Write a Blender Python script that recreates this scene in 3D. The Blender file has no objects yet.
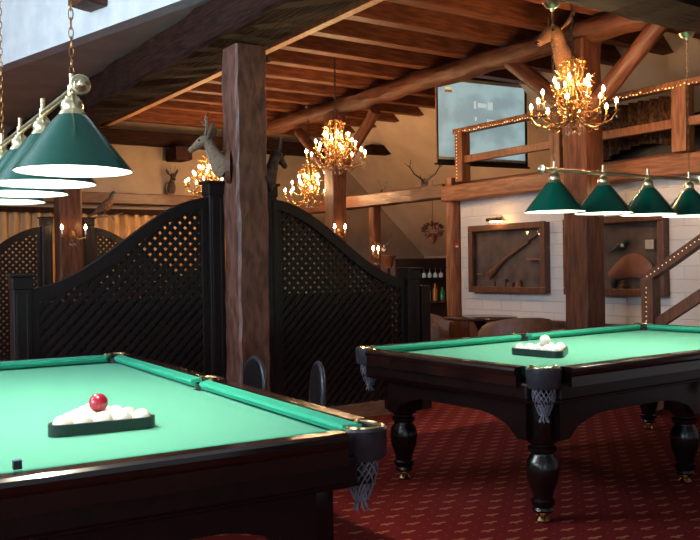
import bpy, bmesh, math, random
from mathutils import Vector, Matrix, Euler
random.seed(7)
PI = math.pi
SC = bpy.context.scene
COL = SC.collection
A = math.radians(33.4)                       # the room's axes are turned by A against the view
CA, SA = math.cos(A), math.sin(A)
HC = 1.354
def R(c1, c2, z=0.0):
    return Vector((CA*c1 - SA*c2, SA*c1 + CA*c2, z))

# ------------------------------------------------------------------ materials
def new_mat(name):
    m = bpy.data.materials.new(name); m.use_nodes = True
    nt = m.node_tree
    return m, nt, nt.nodes, nt.links, nt.nodes['Principled BSDF']

def noise_mat(name, c1, c2, rough=0.6, scale=8.0, stretch=(1, 1, 1), bump=0.2, metal=0.0, coat=0.0, detail=6, lo=0.35, hi=0.65, spec=0.5, dist=0.01, sheen=0.0):
    m, nt, N, L, b = new_mat(name)
    tc = N.new('ShaderNodeTexCoord'); mp = N.new('ShaderNodeMapping')
    mp.inputs['Scale'].default_value = stretch
    L.new(tc.outputs['Object'], mp.inputs['Vector'])
    no = N.new('ShaderNodeTexNoise'); no.inputs['Scale'].default_value = scale; no.inputs['Detail'].default_value = detail
    L.new(mp.outputs[0], no.inputs['Vector'])
    cr = N.new('ShaderNodeValToRGB')
    cr.color_ramp.elements[0].position = lo; cr.color_ramp.elements[0].color = (*c1, 1)
    cr.color_ramp.elements[1].position = hi; cr.color_ramp.elements[1].color = (*c2, 1)
    L.new(no.outputs['Fac'], cr.inputs['Fac']); L.new(cr.outputs['Color'], b.inputs['Base Color'])
    if bump:
        bu = N.new('ShaderNodeBump'); bu.inputs['Strength'].default_value = bump; bu.inputs['Distance'].default_value = dist
        L.new(no.outputs['Fac'], bu.inputs['Height']); L.new(bu.outputs[0], b.inputs['Normal'])
    b.inputs['Roughness'].default_value = rough; b.inputs['Metallic'].default_value = metal
    b.inputs['Coat Weight'].default_value = coat; b.inputs['Coat Roughness'].default_value = 0.08
    b.inputs['Specular IOR Level'].default_value = spec
    if sheen: b.inputs['Sheen Weight'].default_value = sheen
    return m

def emit_mat(name, col, s):
    m, nt, N, L, b = new_mat(name)
    b.inputs['Base Color'].default_value = (*col, 1)
    b.inputs['Emission Color'].default_value = (*col, 1); b.inputs['Emission Strength'].default_value = s
    return m

M = {}
M['timber_dark'] = noise_mat('timber_dark', (0.012, 0.0045, 0.0028), (0.034, 0.012, 0.0075), 0.8, 9, (5, 5, 0.6), 0.6, spec=0.12)
M['timber_post'] = noise_mat('timber_post', (0.065, 0.023, 0.014), (0.165, 0.068, 0.046), 0.5, 8, (2.5, 2.5, 0.9), 0.6, spec=0.5, dist=0.02, detail=10)
M['timber_red'] = noise_mat('timber_red', (0.055, 0.017, 0.008), (0.135, 0.043, 0.020), 0.55, 8, (4, 4, 0.5), 0.5, spec=0.35)
M['joist'] = noise_mat('joist', (0.17, 0.045, 0.015), (0.34, 0.11, 0.042), 0.6, 8, (4, 4, 0.5), 0.4, spec=0.3)
M['plank'] = noise_mat('plank', (0.42, 0.21, 0.10), (0.60, 0.34, 0.18), 0.6, 6, (4, 4, 0.5), 0.3)
M['fascia'] = noise_mat('fascia', (0.16, 0.048, 0.018), (0.33, 0.12, 0.05), 0.5, 8, (4, 4, 0.5), 0.4)
M['frame_wood'] = noise_mat('frame_wood', (0.075, 0.024, 0.012), (0.15, 0.052, 0.024), 0.45, 9, (4, 4, 0.6), 0.3)
M['screen_wood'] = noise_mat('screen_wood', (0.005, 0.003, 0.003), (0.012, 0.006, 0.006), 0.38, 14, (3, 3, 0.6), 0.08, spec=0.4)
M['plinth'] = noise_mat('plinth', (0.10, 0.045, 0.03), (0.20, 0.09, 0.06), 0.5, 9, (1, 6, 6), 0.2)
M['mahogany'] = noise_mat('mahogany', (0.0045, 0.0016, 0.0018), (0.010, 0.003, 0.003), 0.30, 12, (2, 2, 2), 0.0, coat=0.1, spec=0.35)
M['rail_wood'] = noise_mat('rail_wood', (0.007, 0.0025, 0.002), (0.014, 0.005, 0.0035), 0.2, 9, (1, 1, 1), 0.0, coat=0.7)
M['leg_black'] = noise_mat('leg_black', (0.003, 0.002, 0.002), (0.007, 0.004, 0.004), 0.26, 12, (2, 2, 2), 0.0, coat=0.15)
M['cloth'] = noise_mat('cloth', (0.078, 0.29, 0.200), (0.100, 0.34, 0.240), 0.95, 260, (1, 1, 1), 0.10, spec=0.1, detail=2)
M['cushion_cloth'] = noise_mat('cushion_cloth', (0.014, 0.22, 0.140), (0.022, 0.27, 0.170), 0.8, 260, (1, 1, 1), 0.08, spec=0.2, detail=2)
M['brass'] = noise_mat('brass', (0.72, 0.50, 0.20), (0.86, 0.66, 0.32), 0.16, 9, bump=0.0, metal=1.0)
M['pale_brass'] = noise_mat('pale_brass', (0.72, 0.62, 0.36), (0.88, 0.78, 0.50), 0.30, 9, bump=0.0, metal=1.0)
M['bronze'] = noise_mat('bronze', (0.20, 0.09, 0.03), (0.46, 0.23, 0.08), 0.32, 25, bump=0.1, metal=0.85)
M['gold_leaf'] = noise_mat('gold_leaf', (0.38, 0.15, 0.035), (0.62, 0.30, 0.08), 0.3, 25, bump=0.1, metal=0.7)
M['steel'] = noise_mat('steel', (0.035, 0.035, 0.042), (0.06, 0.06, 0.07), 0.3, 20, bump=0.0, metal=0.4)
M['black_iron'] = noise_mat('black_iron', (0.010, 0.010, 0.012), (0.022, 0.020, 0.022), 0.4, 20, bump=0.1, metal=0.3)
M['net'] = noise_mat('net', (0.13, 0.13, 0.16), (0.22, 0.22, 0.27), 0.85, 60, bump=0.2)
M['green_enamel'] = noise_mat('green_enamel', (0.0015, 0.088, 0.056), (0.002, 0.105, 0.068), 0.2, 3, bump=0.0, coat=0.15)
M['white_enamel'] = noise_mat('white_enamel', (0.86, 0.85, 0.80), (0.92, 0.91, 0.87), 0.35, 3, bump=0.0)
M['ball_white'] = noise_mat('ball_white', (0.82, 0.78, 0.66), (0.90, 0.87, 0.78), 0.10, 6, bump=0.0, coat=0.6)
M['ball_red'] = noise_mat('ball_red', (0.26, 0.006, 0.022), (0.33, 0.010, 0.032), 0.10, 6, bump=0.0, coat=0.6)
M['rack'] = noise_mat('rack', (0.006, 0.010, 0.010), (0.012, 0.018, 0.018), 0.3, 12, bump=0.05)
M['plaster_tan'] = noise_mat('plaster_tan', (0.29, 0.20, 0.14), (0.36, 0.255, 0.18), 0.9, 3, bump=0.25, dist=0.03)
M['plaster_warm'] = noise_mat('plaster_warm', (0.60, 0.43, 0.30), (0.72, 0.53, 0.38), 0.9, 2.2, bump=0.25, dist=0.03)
M['plaster_white'] = noise_mat('plaster_white', (0.66, 0.70, 0.72), (0.78, 0.81, 0.82), 0.9, 5, bump=0.5, dist=0.02, detail=8)
M['plaster_brown'] = noise_mat('plaster_brown', (0.50, 0.41, 0.33), (0.60, 0.50, 0.41), 0.9, 2.5, bump=0.3, dist=0.03)
M['boards'] = noise_mat('boards', (0.07, 0.017, 0.007), (0.13, 0.036, 0.014), 0.7, 5, (0.6, 6, 1), 0.3)
M['leather_brown'] = noise_mat('leather_brown', (0.13, 0.06, 0.042), (0.19, 0.09, 0.062), 0.55, 30, bump=0.15)
M['leather_black'] = noise_mat('leather_black', (0.004, 0.003, 0.003), (0.009, 0.007, 0.007), 0.4, 30, bump=0.15)
M['leather_dark'] = noise_mat('leather_dark', (0.010, 0.005, 0.004), (0.02, 0.010, 0.008), 0.6, 30, bump=0.1)
M['dark_top'] = noise_mat('dark_top', (0.03, 0.012, 0.01), (0.06, 0.025, 0.018), 0.2, 10, bump=0.05, coat=0.4)
M['curtain'] = noise_mat('curtain', (0.52, 0.27, 0.11), (0.66, 0.38, 0.17), 0.8, 5, (3, 3, 0.5), 0.1, sheen=0.2)
M['mottled'] = noise_mat('mottled', (0.04, 0.017, 0.009), (0.22, 0.09, 0.03), 0.8, 34, (1, 1, .6), 0.0, lo=0.38, hi=0.68)
M['fur'] = noise_mat('fur', (0.14, 0.092, 0.058), (0.26, 0.18, 0.12), 0.95, 90, (1, 1, 1), 0.5)
M['fur_brown'] = noise_mat('fur_brown', (0.16, 0.07, 0.03), (0.28, 0.13, 0.06), 0.95, 90, (1, 1, 1), 0.5)
M['fur_dark'] = noise_mat('fur_dark', (0.030, 0.020, 0.017), (0.085, 0.055, 0.042), 0.9, 28, (1, 1, 1), 0.5)
M['fur_light'] = noise_mat('fur_light', (0.20, 0.16, 0.13), (0.32, 0.27, 0.22), 0.95, 90, bump=0.4)
M['horn'] = noise_mat('horn', (0.10, 0.06, 0.035), (0.26, 0.18, 0.12), 0.5, 30, bump=0.3)
M['horn_black'] = noise_mat('horn_black', (0.010, 0.008, 0.008), (0.03, 0.025, 0.022), 0.4, 30, bump=0.3)
M['eye'] = noise_mat('eye', (0.004, 0.003, 0.003), (0.006, 0.004, 0.004), 0.08, 5, bump=0)
M['feather'] = noise_mat('feather', (0.05, 0.025, 0.014), (0.24, 0.11, 0.05), 0.75, 40, bump=0.3)
M['feather_green'] = noise_mat('feather_green', (0.01, 0.03, 0.03), (0.03, 0.06, 0.05), 0.4, 40, bump=0.3)
M['feather_white'] = noise_mat('feather_white', (0.6, 0.6, 0.58), (0.75, 0.75, 0.72), 0.7, 40, bump=0.3)
M['case_back'] = noise_mat('case_back', (0.06, 0.036, 0.026), (0.13, 0.08, 0.058), 0.8, 5, bump=0.1)
M['paper'] = noise_mat('paper', (0.42, 0.36, 0.28), (0.52, 0.46, 0.37), 0.8, 20, bump=0)
M['leaf_red'] = noise_mat('leaf_red', (0.10, 0.02, 0.015), (0.25, 0.07, 0.04), 0.7, 20, bump=0.2)
M['red_sign'] = noise_mat('red_sign', (0.60, 0.03, 0.02), (0.66, 0.05, 0.03), 0.5, 5, bump=0)
M['white_plain'] = noise_mat('white_plain', (0.75, 0.73, 0.70), (0.8, 0.78, 0.75), 0.5, 5, bump=0)
M['chalk'] = noise_mat('chalk', (0.008, 0.012, 0.014), (0.02, 0.03, 0.03), 0.6, 40, bump=0.1)
M['chalk_top'] = noise_mat('chalk_top', (0.05, 0.09, 0.16), (0.08, 0.13, 0.22), 0.9, 40, bump=0.1)
M['hood'] = noise_mat('hood', (0.20, 0.06, 0.03), (0.30, 0.10, 0.05), 0.6, 10, bump=0.1)
M['bottle_green'] = noise_mat('bottle_green', (0.02, 0.16, 0.04), (0.03, 0.22, 0.06), 0.1, 5, bump=0)
M['bottle_amber'] = noise_mat('bottle_amber', (0.40, 0.12, 0.02), (0.5, 0.18, 0.04), 0.1, 5, bump=0)
M['bottle_clear'] = noise_mat('bottle_clear', (0.45, 0.50, 0.52), (0.55, 0.6, 0.62), 0.08, 5, bump=0)
M['bulb_chand'] = emit_mat('bulb_chand', (1.0, 0.62, 0.30), 560)
M['bulb_sconce'] = emit_mat('bulb_sconce', (1.0, 0.60, 0.26), 60)
M['bulb_table'] = emit_mat('bulb_table', (1.0, 0.88, 0.72), 1350)
M['led'] = emit_mat('led', (1.0, 0.62, 0.22), 1.8)
M['window_light'] = emit_mat('window_light', (0.75, 0.88, 1.0), 3.0)

def crystal():
    m, nt, N, L, b = new_mat('crystal')
    b.inputs['Base Color'].default_value = (1, 0.93, 0.84, 1); b.inputs['Roughness'].default_value = 0.05
    b.inputs['Transmission Weight'].default_value = 0.8; b.inputs['IOR'].default_value = 1.5
    return m
M['crystal'] = crystal()

def glass_pane():
    m, nt, N, L, b = new_mat('glass_pane')
    N.remove(b)
    tr = N.new('ShaderNodeBsdfTransparent'); gl = N.new('ShaderNodeBsdfGlossy'); gl.inputs['Roughness'].default_value = 0.03
    lw = N.new('ShaderNodeLayerWeight'); lw.inputs[0].default_value = .5
    pw = N.new('ShaderNodeMath'); pw.operation = 'POWER'; pw.inputs[1].default_value = 4
    L.new(lw.outputs['Facing'], pw.inputs[0]); fr = N.new('ShaderNodeMath'); fr.operation = 'MULTIPLY_ADD'; fr.inputs[1].default_value = .6; fr.inputs[2].default_value = .03
    L.new(pw.outputs[0], fr.inputs[0])
    mx = N.new('ShaderNodeMixShader')
    L.new(fr.outputs[0], mx.inputs[0]); L.new(tr.outputs[0], mx.inputs[1]); L.new(gl.outputs[0], mx.inputs[2])
    L.new(mx.outputs[0], N['Material Output'].inputs['Surface'])
    return m
M['glass'] = glass_pane()

def brick_mat():
    m, nt, N, L, b = new_mat('painted_brick')
    tc = N.new('ShaderNodeTexCoord'); sp = N.new('ShaderNodeSeparateXYZ'); cb = N.new('ShaderNodeCombineXYZ')
    L.new(tc.outputs['Object'], sp.inputs[0]); L.new(sp.outputs['Y'], cb.inputs['X']); L.new(sp.outputs['Z'], cb.inputs['Y'])
    br = N.new('ShaderNodeTexBrick'); br.inputs['Scale'].default_value = 1.0
    br.inputs['Brick Width'].default_value = 0.34; br.inputs['Row Height'].default_value = 0.13
    br.inputs['Mortar Size'].default_value = 0.008; br.inputs['Mortar Smooth'].default_value = 0.6
    br.inputs['Color1'].default_value = (0.66, 0.575, 0.53, 1); br.inputs['Color2'].default_value = (0.70, 0.615, 0.57, 1)
    br.inputs['Mortar'].default_value = (0.60, 0.515, 0.47, 1)
    L.new(cb.outputs[0], br.inputs['Vector'])
    no = N.new('ShaderNodeTexNoise'); no.inputs['Scale'].default_value = 22; L.new(cb.outputs[0], no.inputs['Vector'])
    L.new(br.outputs['Color'], b.inputs['Base Color'])
    ad = N.new('ShaderNodeMath'); ad.operation = 'MULTIPLY_ADD'; ad.inputs[1].default_value = 0.35
    inv = N.new('ShaderNodeMath'); inv.operation = 'SUBTRACT'; inv.inputs[0].default_value = 1.0
    L.new(br.outputs['Fac'], inv.inputs[1]); L.new(no.outputs['Fac'], ad.inputs[0]); L.new(inv.outputs[0], ad.inputs[2])
    bu = N.new('ShaderNodeBump'); bu.inputs['Strength'].default_value = 0.5; bu.inputs['Distance'].default_value = 0.012
    L.new(ad.outputs[0], bu.inputs['Height']); L.new(bu.outputs[0], b.inputs['Normal'])
    b.inputs['Roughness'].default_value = 0.8
    return m
M['brick'] = brick_mat()

def carpet_mat():
    m, nt, N, L, b = new_mat('carpet')
    tc = N.new('ShaderNodeTexCoord'); sp = N.new('ShaderNodeSeparateXYZ'); L.new(tc.outputs['Object'], sp.inputs[0])
    def mt(op, a, c=None, d=None):
        n = N.new('ShaderNodeMath'); n.operation = op
        for i, v in enumerate((a, c, d)):
            if v is None: continue
            if isinstance(v, (int, float)): n.inputs[i].default_value = v
            else: L.new(v, n.inputs[i])
        return n.outputs[0]
    X, Y = sp.outputs['X'], sp.outputs['Y']
    v = mt('ADD', mt('DIVIDE', Y, 0.135), 0.6)
    u = mt('ADD', mt('DIVIDE', mt('MULTIPLY_ADD', Y, -0.2496, X), 0.1345), 0.43)
    fu = mt('SUBTRACT', mt('FRACT', u), 0.5); fv = mt('SUBTRACT', mt('FRACT', v), 0.5)
    lx = mt('MULTIPLY', fu, 0.1345); ly = mt('MULTIPLY', fv, 0.135)
    def ell(cx, cy, rx, ry, ang, x=lx, y=ly):
        ca, sa = math.cos(ang), math.sin(ang)
        dx = mt('SUBTRACT', x, cx); dy = mt('SUBTRACT', y, cy)
        p = mt('DIVIDE', mt('ADD', mt('MULTIPLY', dx, ca), mt('MULTIPLY', dy, sa)), rx)
        q = mt('DIVIDE', mt('SUBTRACT', mt('MULTIPLY', dy, ca), mt('MULTIPLY', dx, sa)), ry)
        return mt('ADD', mt('MULTIPLY', p, p), mt('MULTIPLY', q, q))
    f = ell(0.014, 0.010, 0.023, 0.0095, 0.5)
    f = mt('MINIMUM', f, ell(-0.012, -0.006, 0.016, 0.008, -0.9))
    f = mt('MINIMUM', f, ell(-0.027, -0.010, 0.012, 0.007, 1.1))
    f = mt('MINIMUM', f, ell(0.004, -0.016, 0.010, 0.006, 0.4))
    fu2 = mt('SUBTRACT', mt('FRACT', mt('ADD', u, 0.5)), 0.5); fv2 = mt('SUBTRACT', mt('FRACT', mt('ADD', v, 0.5)), 0.5)
    dx2 = mt('MULTIPLY', fu2, 0.1345); dy2 = mt('MULTIPLY', fv2, 0.135)
    f2 = ell(0, 0, 0.006, 0.006, 0, dx2, dy2)
    no = N.new('ShaderNodeTexNoise'); no.inputs['Scale'].default_value = 160; L.new(tc.outputs['Object'], no.inputs['Vector'])
    no2 = N.new('ShaderNodeTexNoise'); no2.inputs['Scale'].default_value = 1.5; L.new(tc.outputs['Object'], no2.inputs['Vector'])
    jit = mt('MULTIPLY_ADD', no.outputs['Fac'], 0.9, 0.55)
    mask = mt('LESS_THAN', f, jit); mask2 = mt('MULTIPLY', mt('LESS_THAN', f2, jit), 0.45)
    mk = mt('MAXIMUM', mask, mask2)
    base = N.new('ShaderNodeMixRGB'); base.inputs[1].default_value = (0.10, 0.005, 0.005, 1); base.inputs[2].default_value = (0.14, 0.0075, 0.007, 1)
    L.new(no2.outputs['Fac'], base.inputs[0])
    mx = N.new('ShaderNodeMixRGB'); mx.inputs[2].default_value = (0.46, 0.22, 0.10, 1)
    L.new(mt('MULTIPLY', mk, 0.5), mx.inputs[0]); L.new(base.outputs[0], mx.inputs[1]); L.new(mx.outputs[0], b.inputs['Base Color'])
    bu = N.new('ShaderNodeBump'); bu.inputs['Strength'].default_value = 0.4; bu.inputs['Distance'].default_value = 0.004
    L.new(no.outputs['Fac'], bu.inputs['Height']); L.new(bu.outputs[0], b.inputs['Normal'])
    b.inputs['Roughness'].default_value = 0.95; b.inputs['Specular IOR Level'].default_value = 0.15
    return m
M['carpet'] = carpet_mat()

def screen_image_mat():
    # the faint projected picture: pale blue ground with dim light patches
    m, nt, N, L, b = new_mat('projected_picture')
    tc = N.new('ShaderNodeTexCoord'); no = N.new('ShaderNodeTexNoise'); no.inputs['Scale'].default_value = 2.6; no.inputs['Detail'].default_value = 3
    L.new(tc.outputs['Object'], no.inputs['Vector'])
    cr = N.new('ShaderNodeValToRGB')
    cr.color_ramp.elements[0].position = 0.44; cr.color_ramp.elements[0].color = (0.245, 0.36, 0.385, 1)
    cr.color_ramp.elements[1].position = 0.60; cr.color_ramp.elements[1].color = (0.36, 0.53, 0.54, 1)
    L.new(no.outputs['Fac'], cr.inputs['Fac']); L.new(cr.outputs[0], b.inputs['Emission Color'])
    b.inputs['Emission Strength'].default_value = 0.80
    b.inputs['Base Color'].default_value = (0.25, 0.25, 0.25, 1); b.inputs['Roughness'].default_value = 0.9
    return m
M['projected'] = screen_image_mat()

# ------------------------------------------------------------------ object helpers
def obj(name, bm, mat, parent=None, loc=(0, 0, 0), rotz=0.0, smooth=False, mats=None, matrix=None):
    me = bpy.data.meshes.new(name); bm.normal_update(); bm.to_mesh(me); bm.free()
    for mm in (mats or [mat]): me.materials.append(M[mm] if isinstance(mm, str) else mm)
    if smooth:
        for p in me.polygons: p.use_smooth = True
    if any(p.use_smooth for p in me.polygons): me.set_sharp_from_angle(angle=math.radians(42))
    o = bpy.data.objects.new(name, me); COL.objects.link(o)
    if matrix is not None: o.matrix_world = matrix
    else:
        o.location = loc; o.rotation_euler = (0, 0, rotz)
    if parent is not None: o.parent = parent
    return o

def tag(o, label, cat, group=None, kind=None):
    o['label'] = label; o['category'] = cat
    if group: o['group'] = group
    if kind: o['kind'] = kind
    return o

def thing(name, label, cat, loc=(0, 0, 0), rotz=0.0, group=None):
    o = bpy.data.objects.new(name, None); COL.objects.link(o)
    o.location = loc; o.rotation_euler = (0, 0, rotz); o.empty_display_size = 0.1
    return tag(o, label, cat, group)

def struct(name, bm, mat, rot=A, **k):
    o = obj(name, bm, mat, rotz=rot, **k); o['kind'] = 'structure'; return o

def children(o): return [c for c in bpy.data.objects if c.parent == o]
def dup(root, loc=None, rotz=None, label=None, group=None, parent=None):
    def rec(o, par):
        c = o.copy(); COL.objects.link(c); c.parent = par
        for ch in kids.get(o.name, []): rec(ch, c)
        return c
    kids = {}
    for c in bpy.data.objects:
        if c.parent: kids.setdefault(c.parent.name, []).append(c)
    r = rec(root, parent)
    if loc is not None: r.location = loc
    if rotz is not None: r.rotation_euler = (r.rotation_euler[0], r.rotation_euler[1], rotz)
    if label: r['label'] = label
    if group: r['group'] = group
    return r

def box(bm, lo, hi, bev=0.0, mi=0):
    x0, y0, z0 = lo; x1, y1, z1 = hi
    vs = [bm.verts.new(p) for p in ((x0,y0,z0),(x1,y0,z0),(x1,y1,z0),(x0,y1,z0),(x0,y0,z1),(x1,y0,z1),(x1,y1,z1),(x0,y1,z1))]
    fs = [bm.faces.new([vs[i] for i in q]) for q in ((3,2,1,0),(4,5,6,7),(0,1,5,4),(1,2,6,5),(2,3,7,6),(3,0,4,7))]
    for f in fs: f.material_index = mi
    if bev:
        es = list({e for f in fs for e in f.edges})
        bmesh.ops.bevel(bm, geom=es, offset=bev, segments=2, affect='EDGES', profile=0.5)
    return vs

def prism(bm, pts, z0, z1, mi=0):
    a = [bm.verts.new((p[0], p[1], z0)) for p in pts]; b = [bm.verts.new((p[0], p[1], z1)) for p in pts]
    n = len(pts)
    fs = [bm.faces.new(list(reversed(a))), bm.faces.new(b)]
    for i in range(n): fs.append(bm.faces.new((a[i], a[(i+1) % n], b[(i+1) % n], b[i])))
    for f in fs: f.material_index = mi
    return fs

def extrude_profile(bm, prof, p0, p1, up=Vector((0, 0, 1)), side=None, skew0=0.0, skew1=0.0):
    """prof: list of (s, z) with s along side vector; extruded from p0 to p1; skew shifts the ends along the run in proportion to s."""
    p0 = Vector(p0); p1 = Vector(p1); d = (p1 - p0).normalized()
    if side is None: side = d.cross(up).normalized()
    r0 = [bm.verts.new(p0 + side*s + up*z + d*(skew0*s)) for s, z in prof]
    r1 = [bm.verts.new(p1 + side*s + up*z - d*(skew1*s)) for s, z in prof]
    n = len(prof)
    bm.faces.new(r0); bm.faces.new(list(reversed(r1)))
    for i in range(n): bm.faces.new((r0[i], r1[i], r1[(i+1) % n], r0[(i+1) % n]))

def lathe(bm, prof, seg=24, c=(0, 0, 0), axis='z', mi=0):
    rings = []
    c = Vector(c)
    def P(r, z, a):
        x, y = r*math.cos(a), r*math.sin(a)
        return c + (Vector((x, y, z)) if axis == 'z' else Vector((z, x, y)) if axis == 'x' else Vector((x, z, y)))
    for r, z in prof:
        if r < 1e-6: rings.append([bm.verts.new(P(0, z, 0))])
        else: rings.append([bm.verts.new(P(r, z, 2*PI*i/seg)) for i in range(seg)])
    for a, b in zip(rings, rings[1:]):
        for i in range(seg):
            j = (i+1) % seg
            if len(a) == 1 and len(b) == 1: continue
            if len(a) == 1: f = bm.faces.new((a[0], b[j], b[i]))
            elif len(b) == 1: f = bm.faces.new((a[i], a[j], b[0]))
            else: f = bm.faces.new((a[i], a[j], b[j], b[i]))
            f.material_index = mi; f.smooth = True
    bmesh.ops.recalc_face_normals(bm, faces=bm.faces)

def tube(bm, pts, rad, seg=8, closed=False, flat=1.0, mi=0):
    pts = [Vector(p) for p in pts]; n = len(pts)
    rads = rad if isinstance(rad, (list, tuple)) else [rad]*n
    rings = []; prev = None
    for i, p in enumerate(pts):
        if closed: t = (pts[(i+1) % n] - pts[i-1])
        else: t = pts[min(i+1, n-1)] - pts[max(i-1, 0)]
        if t.length < 1e-9: t = Vector((0, 0, 1))
        t.normalize()
        if prev is None: u = t.orthogonal().normalized()
        else:
            u = prev - t*prev.dot(t)
            u = u.normalized() if u.length > 1e-6 else t.orthogonal().normalized()
        prev = u; w = t.cross(u)
        rings.append([bm.verts.new(p + (u*math.cos(2*PI*k/seg) + w*math.sin(2*PI*k/seg)*flat)*rads[i]) for k in range(seg)])
    m = n if closed else n-1
    for i in range(m):
        a, b = rings[i], rings[(i+1) % n]
        for k in range(seg):
            f = bm.faces.new((a[k], a[(k+1) % seg], b[(k+1) % seg], b[k])); f.smooth = True; f.material_index = mi
    if not closed:
        f = bm.faces.new(list(reversed(rings[0]))); f.material_index = mi
        f = bm.faces.new(rings[-1]); f.material_index = mi

def loft(bm, spec, seg=14, sub=4, mi=0):
    """spec: list of (x, y, z, r_side, r_up); rings lie across the path; smooth in between."""
    n = len(spec); pts = []
    def cr(a, b, c, d, t): return 0.5*((2*b) + (-a+c)*t + (2*a-5*b+4*c-d)*t*t + (-a+3*b-3*c+d)*t**3)
    for i in range(n-1):
        q = [spec[max(i-1, 0)], spec[i], spec[i+1], spec[min(i+2, n-1)]]
        for s in range(sub):
            t = s/sub; pts.append([cr(q[0][k], q[1][k], q[2][k], q[3][k], t) for k in range(5)])
    pts.append(list(spec[-1]))
    P = [Vector(p[:3]) for p in pts]; rings = []
    for i, p in enumerate(P):
        t = (P[min(i+1, len(P)-1)] - P[max(i-1, 0)]).normalized()
        side = Vector((0, 1, 0)); side = (side - t*side.dot(t)).normalized(); up = t.cross(side)
        rings.append([bm.verts.new(p + side*math.cos(2*PI*k/seg)*max(pts[i][3], .001) + up*math.sin(2*PI*k/seg)*max(pts[i][4], .001)) for k in range(seg)])
    for a, b in zip(rings, rings[1:]):
        for k in range(seg):
            f = bm.faces.new((a[k], a[(k+1) % seg], b[(k+1) % seg], b[k])); f.smooth = True; f.material_index = mi
    bm.faces.new(list(reversed(rings[0]))).material_index = mi; bm.faces.new(rings[-1]).material_index = mi

def ball(bm, c, r, seg=12, sz=1.0, mi=0):
    prof = [(r*math.sin(PI*i/(seg//2)), -r*sz*math.cos(PI*i/(seg//2))) for i in range(seg//2+1)]
    prof[0] = (0, -r*sz); prof[-1] = (0, r*sz)
    lathe(bm, prof, seg, c, mi=mi)

def timber(name, p0, p1, w, h, mat, label=None, cat='beam', group=None, rough=0.010, parent=None, roll=0.0, round_=False, kind=None, seglen=0.22):
    """a hewn timber whose local Z runs along it."""
    p0 = Vector(p0); p1 = Vector(p1); L = (p1-p0).length; d = (p1-p0).normalized()
    up = Vector((0, 0, 1)) if abs(d.z) < 0.98 else R(0, 1)
    x = d.cross(up).normalized() if abs(d.z) < 0.98 else R(1, 0).normalized()
    y = d.cross(x).normalized(); x = y.cross(d).normalized()
    mt = Matrix((x, y, d)).transposed().to_4x4(); mt.translation = p0
    if roll: mt = mt @ Matrix.Rotation(roll, 4, 'Z')
    bm = bmesh.new(); n = max(2, int(L/seglen)); rings = []
    if round_:
        base = [(math.cos(2*PI*k/14)*w/2, math.sin(2*PI*k/14)*h/2) for k in range(14)]
    else:
        c = min(w, h)*0.07
        base = []
        for sx, sy in ((1, 1), (-1, 1), (-1, -1), (1, -1)):
            X, Y = sx*w/2, sy*h/2
            a = (X, Y - sy*c); b = (X - sx*c, Y)
            base += ([a, b] if sx*sy > 0 else [b, a])
        full = []
        for i in range(len(base)):
            a, b = base[i], base[(i+1) % len(base)]
            full.append(a)
            if math.dist(a, b) > c*3: full.append(((a[0]+b[0])/2, (a[1]+b[1])/2))
        base = full
    for i in range(n+1):
        z = L*i/n; ox, oy = random.uniform(-rough, rough)*.5, random.uniform(-rough, rough)*.5
        rings.append([bm.verts.new((px+ox+random.uniform(-rough, rough)*.5, py+oy+random.uniform(-rough, rough)*.5, z)) for px, py in base])
    k = len(base)
    for a, b in zip(rings, rings[1:]):
        for i in range(k): bm.faces.new((a[i], a[(i+1) % k], b[(i+1) % k], b[i])).smooth = round_
    bm.faces.new(list(reversed(rings[0]))); bm.faces.new(rings[-1])
    o = obj(name, bm, mat, matrix=mt)
    if parent is not None:
        o.matrix_world = mt; o.parent = parent
        o.matrix_parent_inverse = (Matrix.Translation(parent.location) @ Euler(parent.rotation_euler).to_matrix().to_4x4()).inverted()
    if label: tag(o, label, cat, group, kind)
    return o

# ------------------------------------------------------------------ room shell  (c1, c2, z) coordinates, objects turned by A
C2_BACK, C1_WALL, C1_KNEE = 13.7, 7.25, 10.86
bm = bmesh.new(); vs = [bm.verts.new((x, y, 0)) for x, y in ((-9, -4), (13, -4), (13, 20), (-9, 20))]; bm.faces.new(vs)
fl = obj('floor', bm, 'carpet'); fl['kind'] = 'structure'
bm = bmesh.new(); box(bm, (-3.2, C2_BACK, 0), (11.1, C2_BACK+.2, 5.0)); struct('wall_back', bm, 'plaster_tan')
bm = bmesh.new(); box(bm, (C1_WALL, -3.0, 0), (C1_WALL+.2, 8.38, 2.38)); struct('wall_right', bm, 'brick')
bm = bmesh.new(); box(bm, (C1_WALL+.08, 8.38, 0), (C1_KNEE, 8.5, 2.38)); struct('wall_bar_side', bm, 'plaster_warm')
bm = bmesh.new(); box(bm, (C1_KNEE, -3.0, 0), (C1_KNEE+.2, C2_BACK, 1.7)); struct('wall_far_right', bm, 'plaster_warm')
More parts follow.
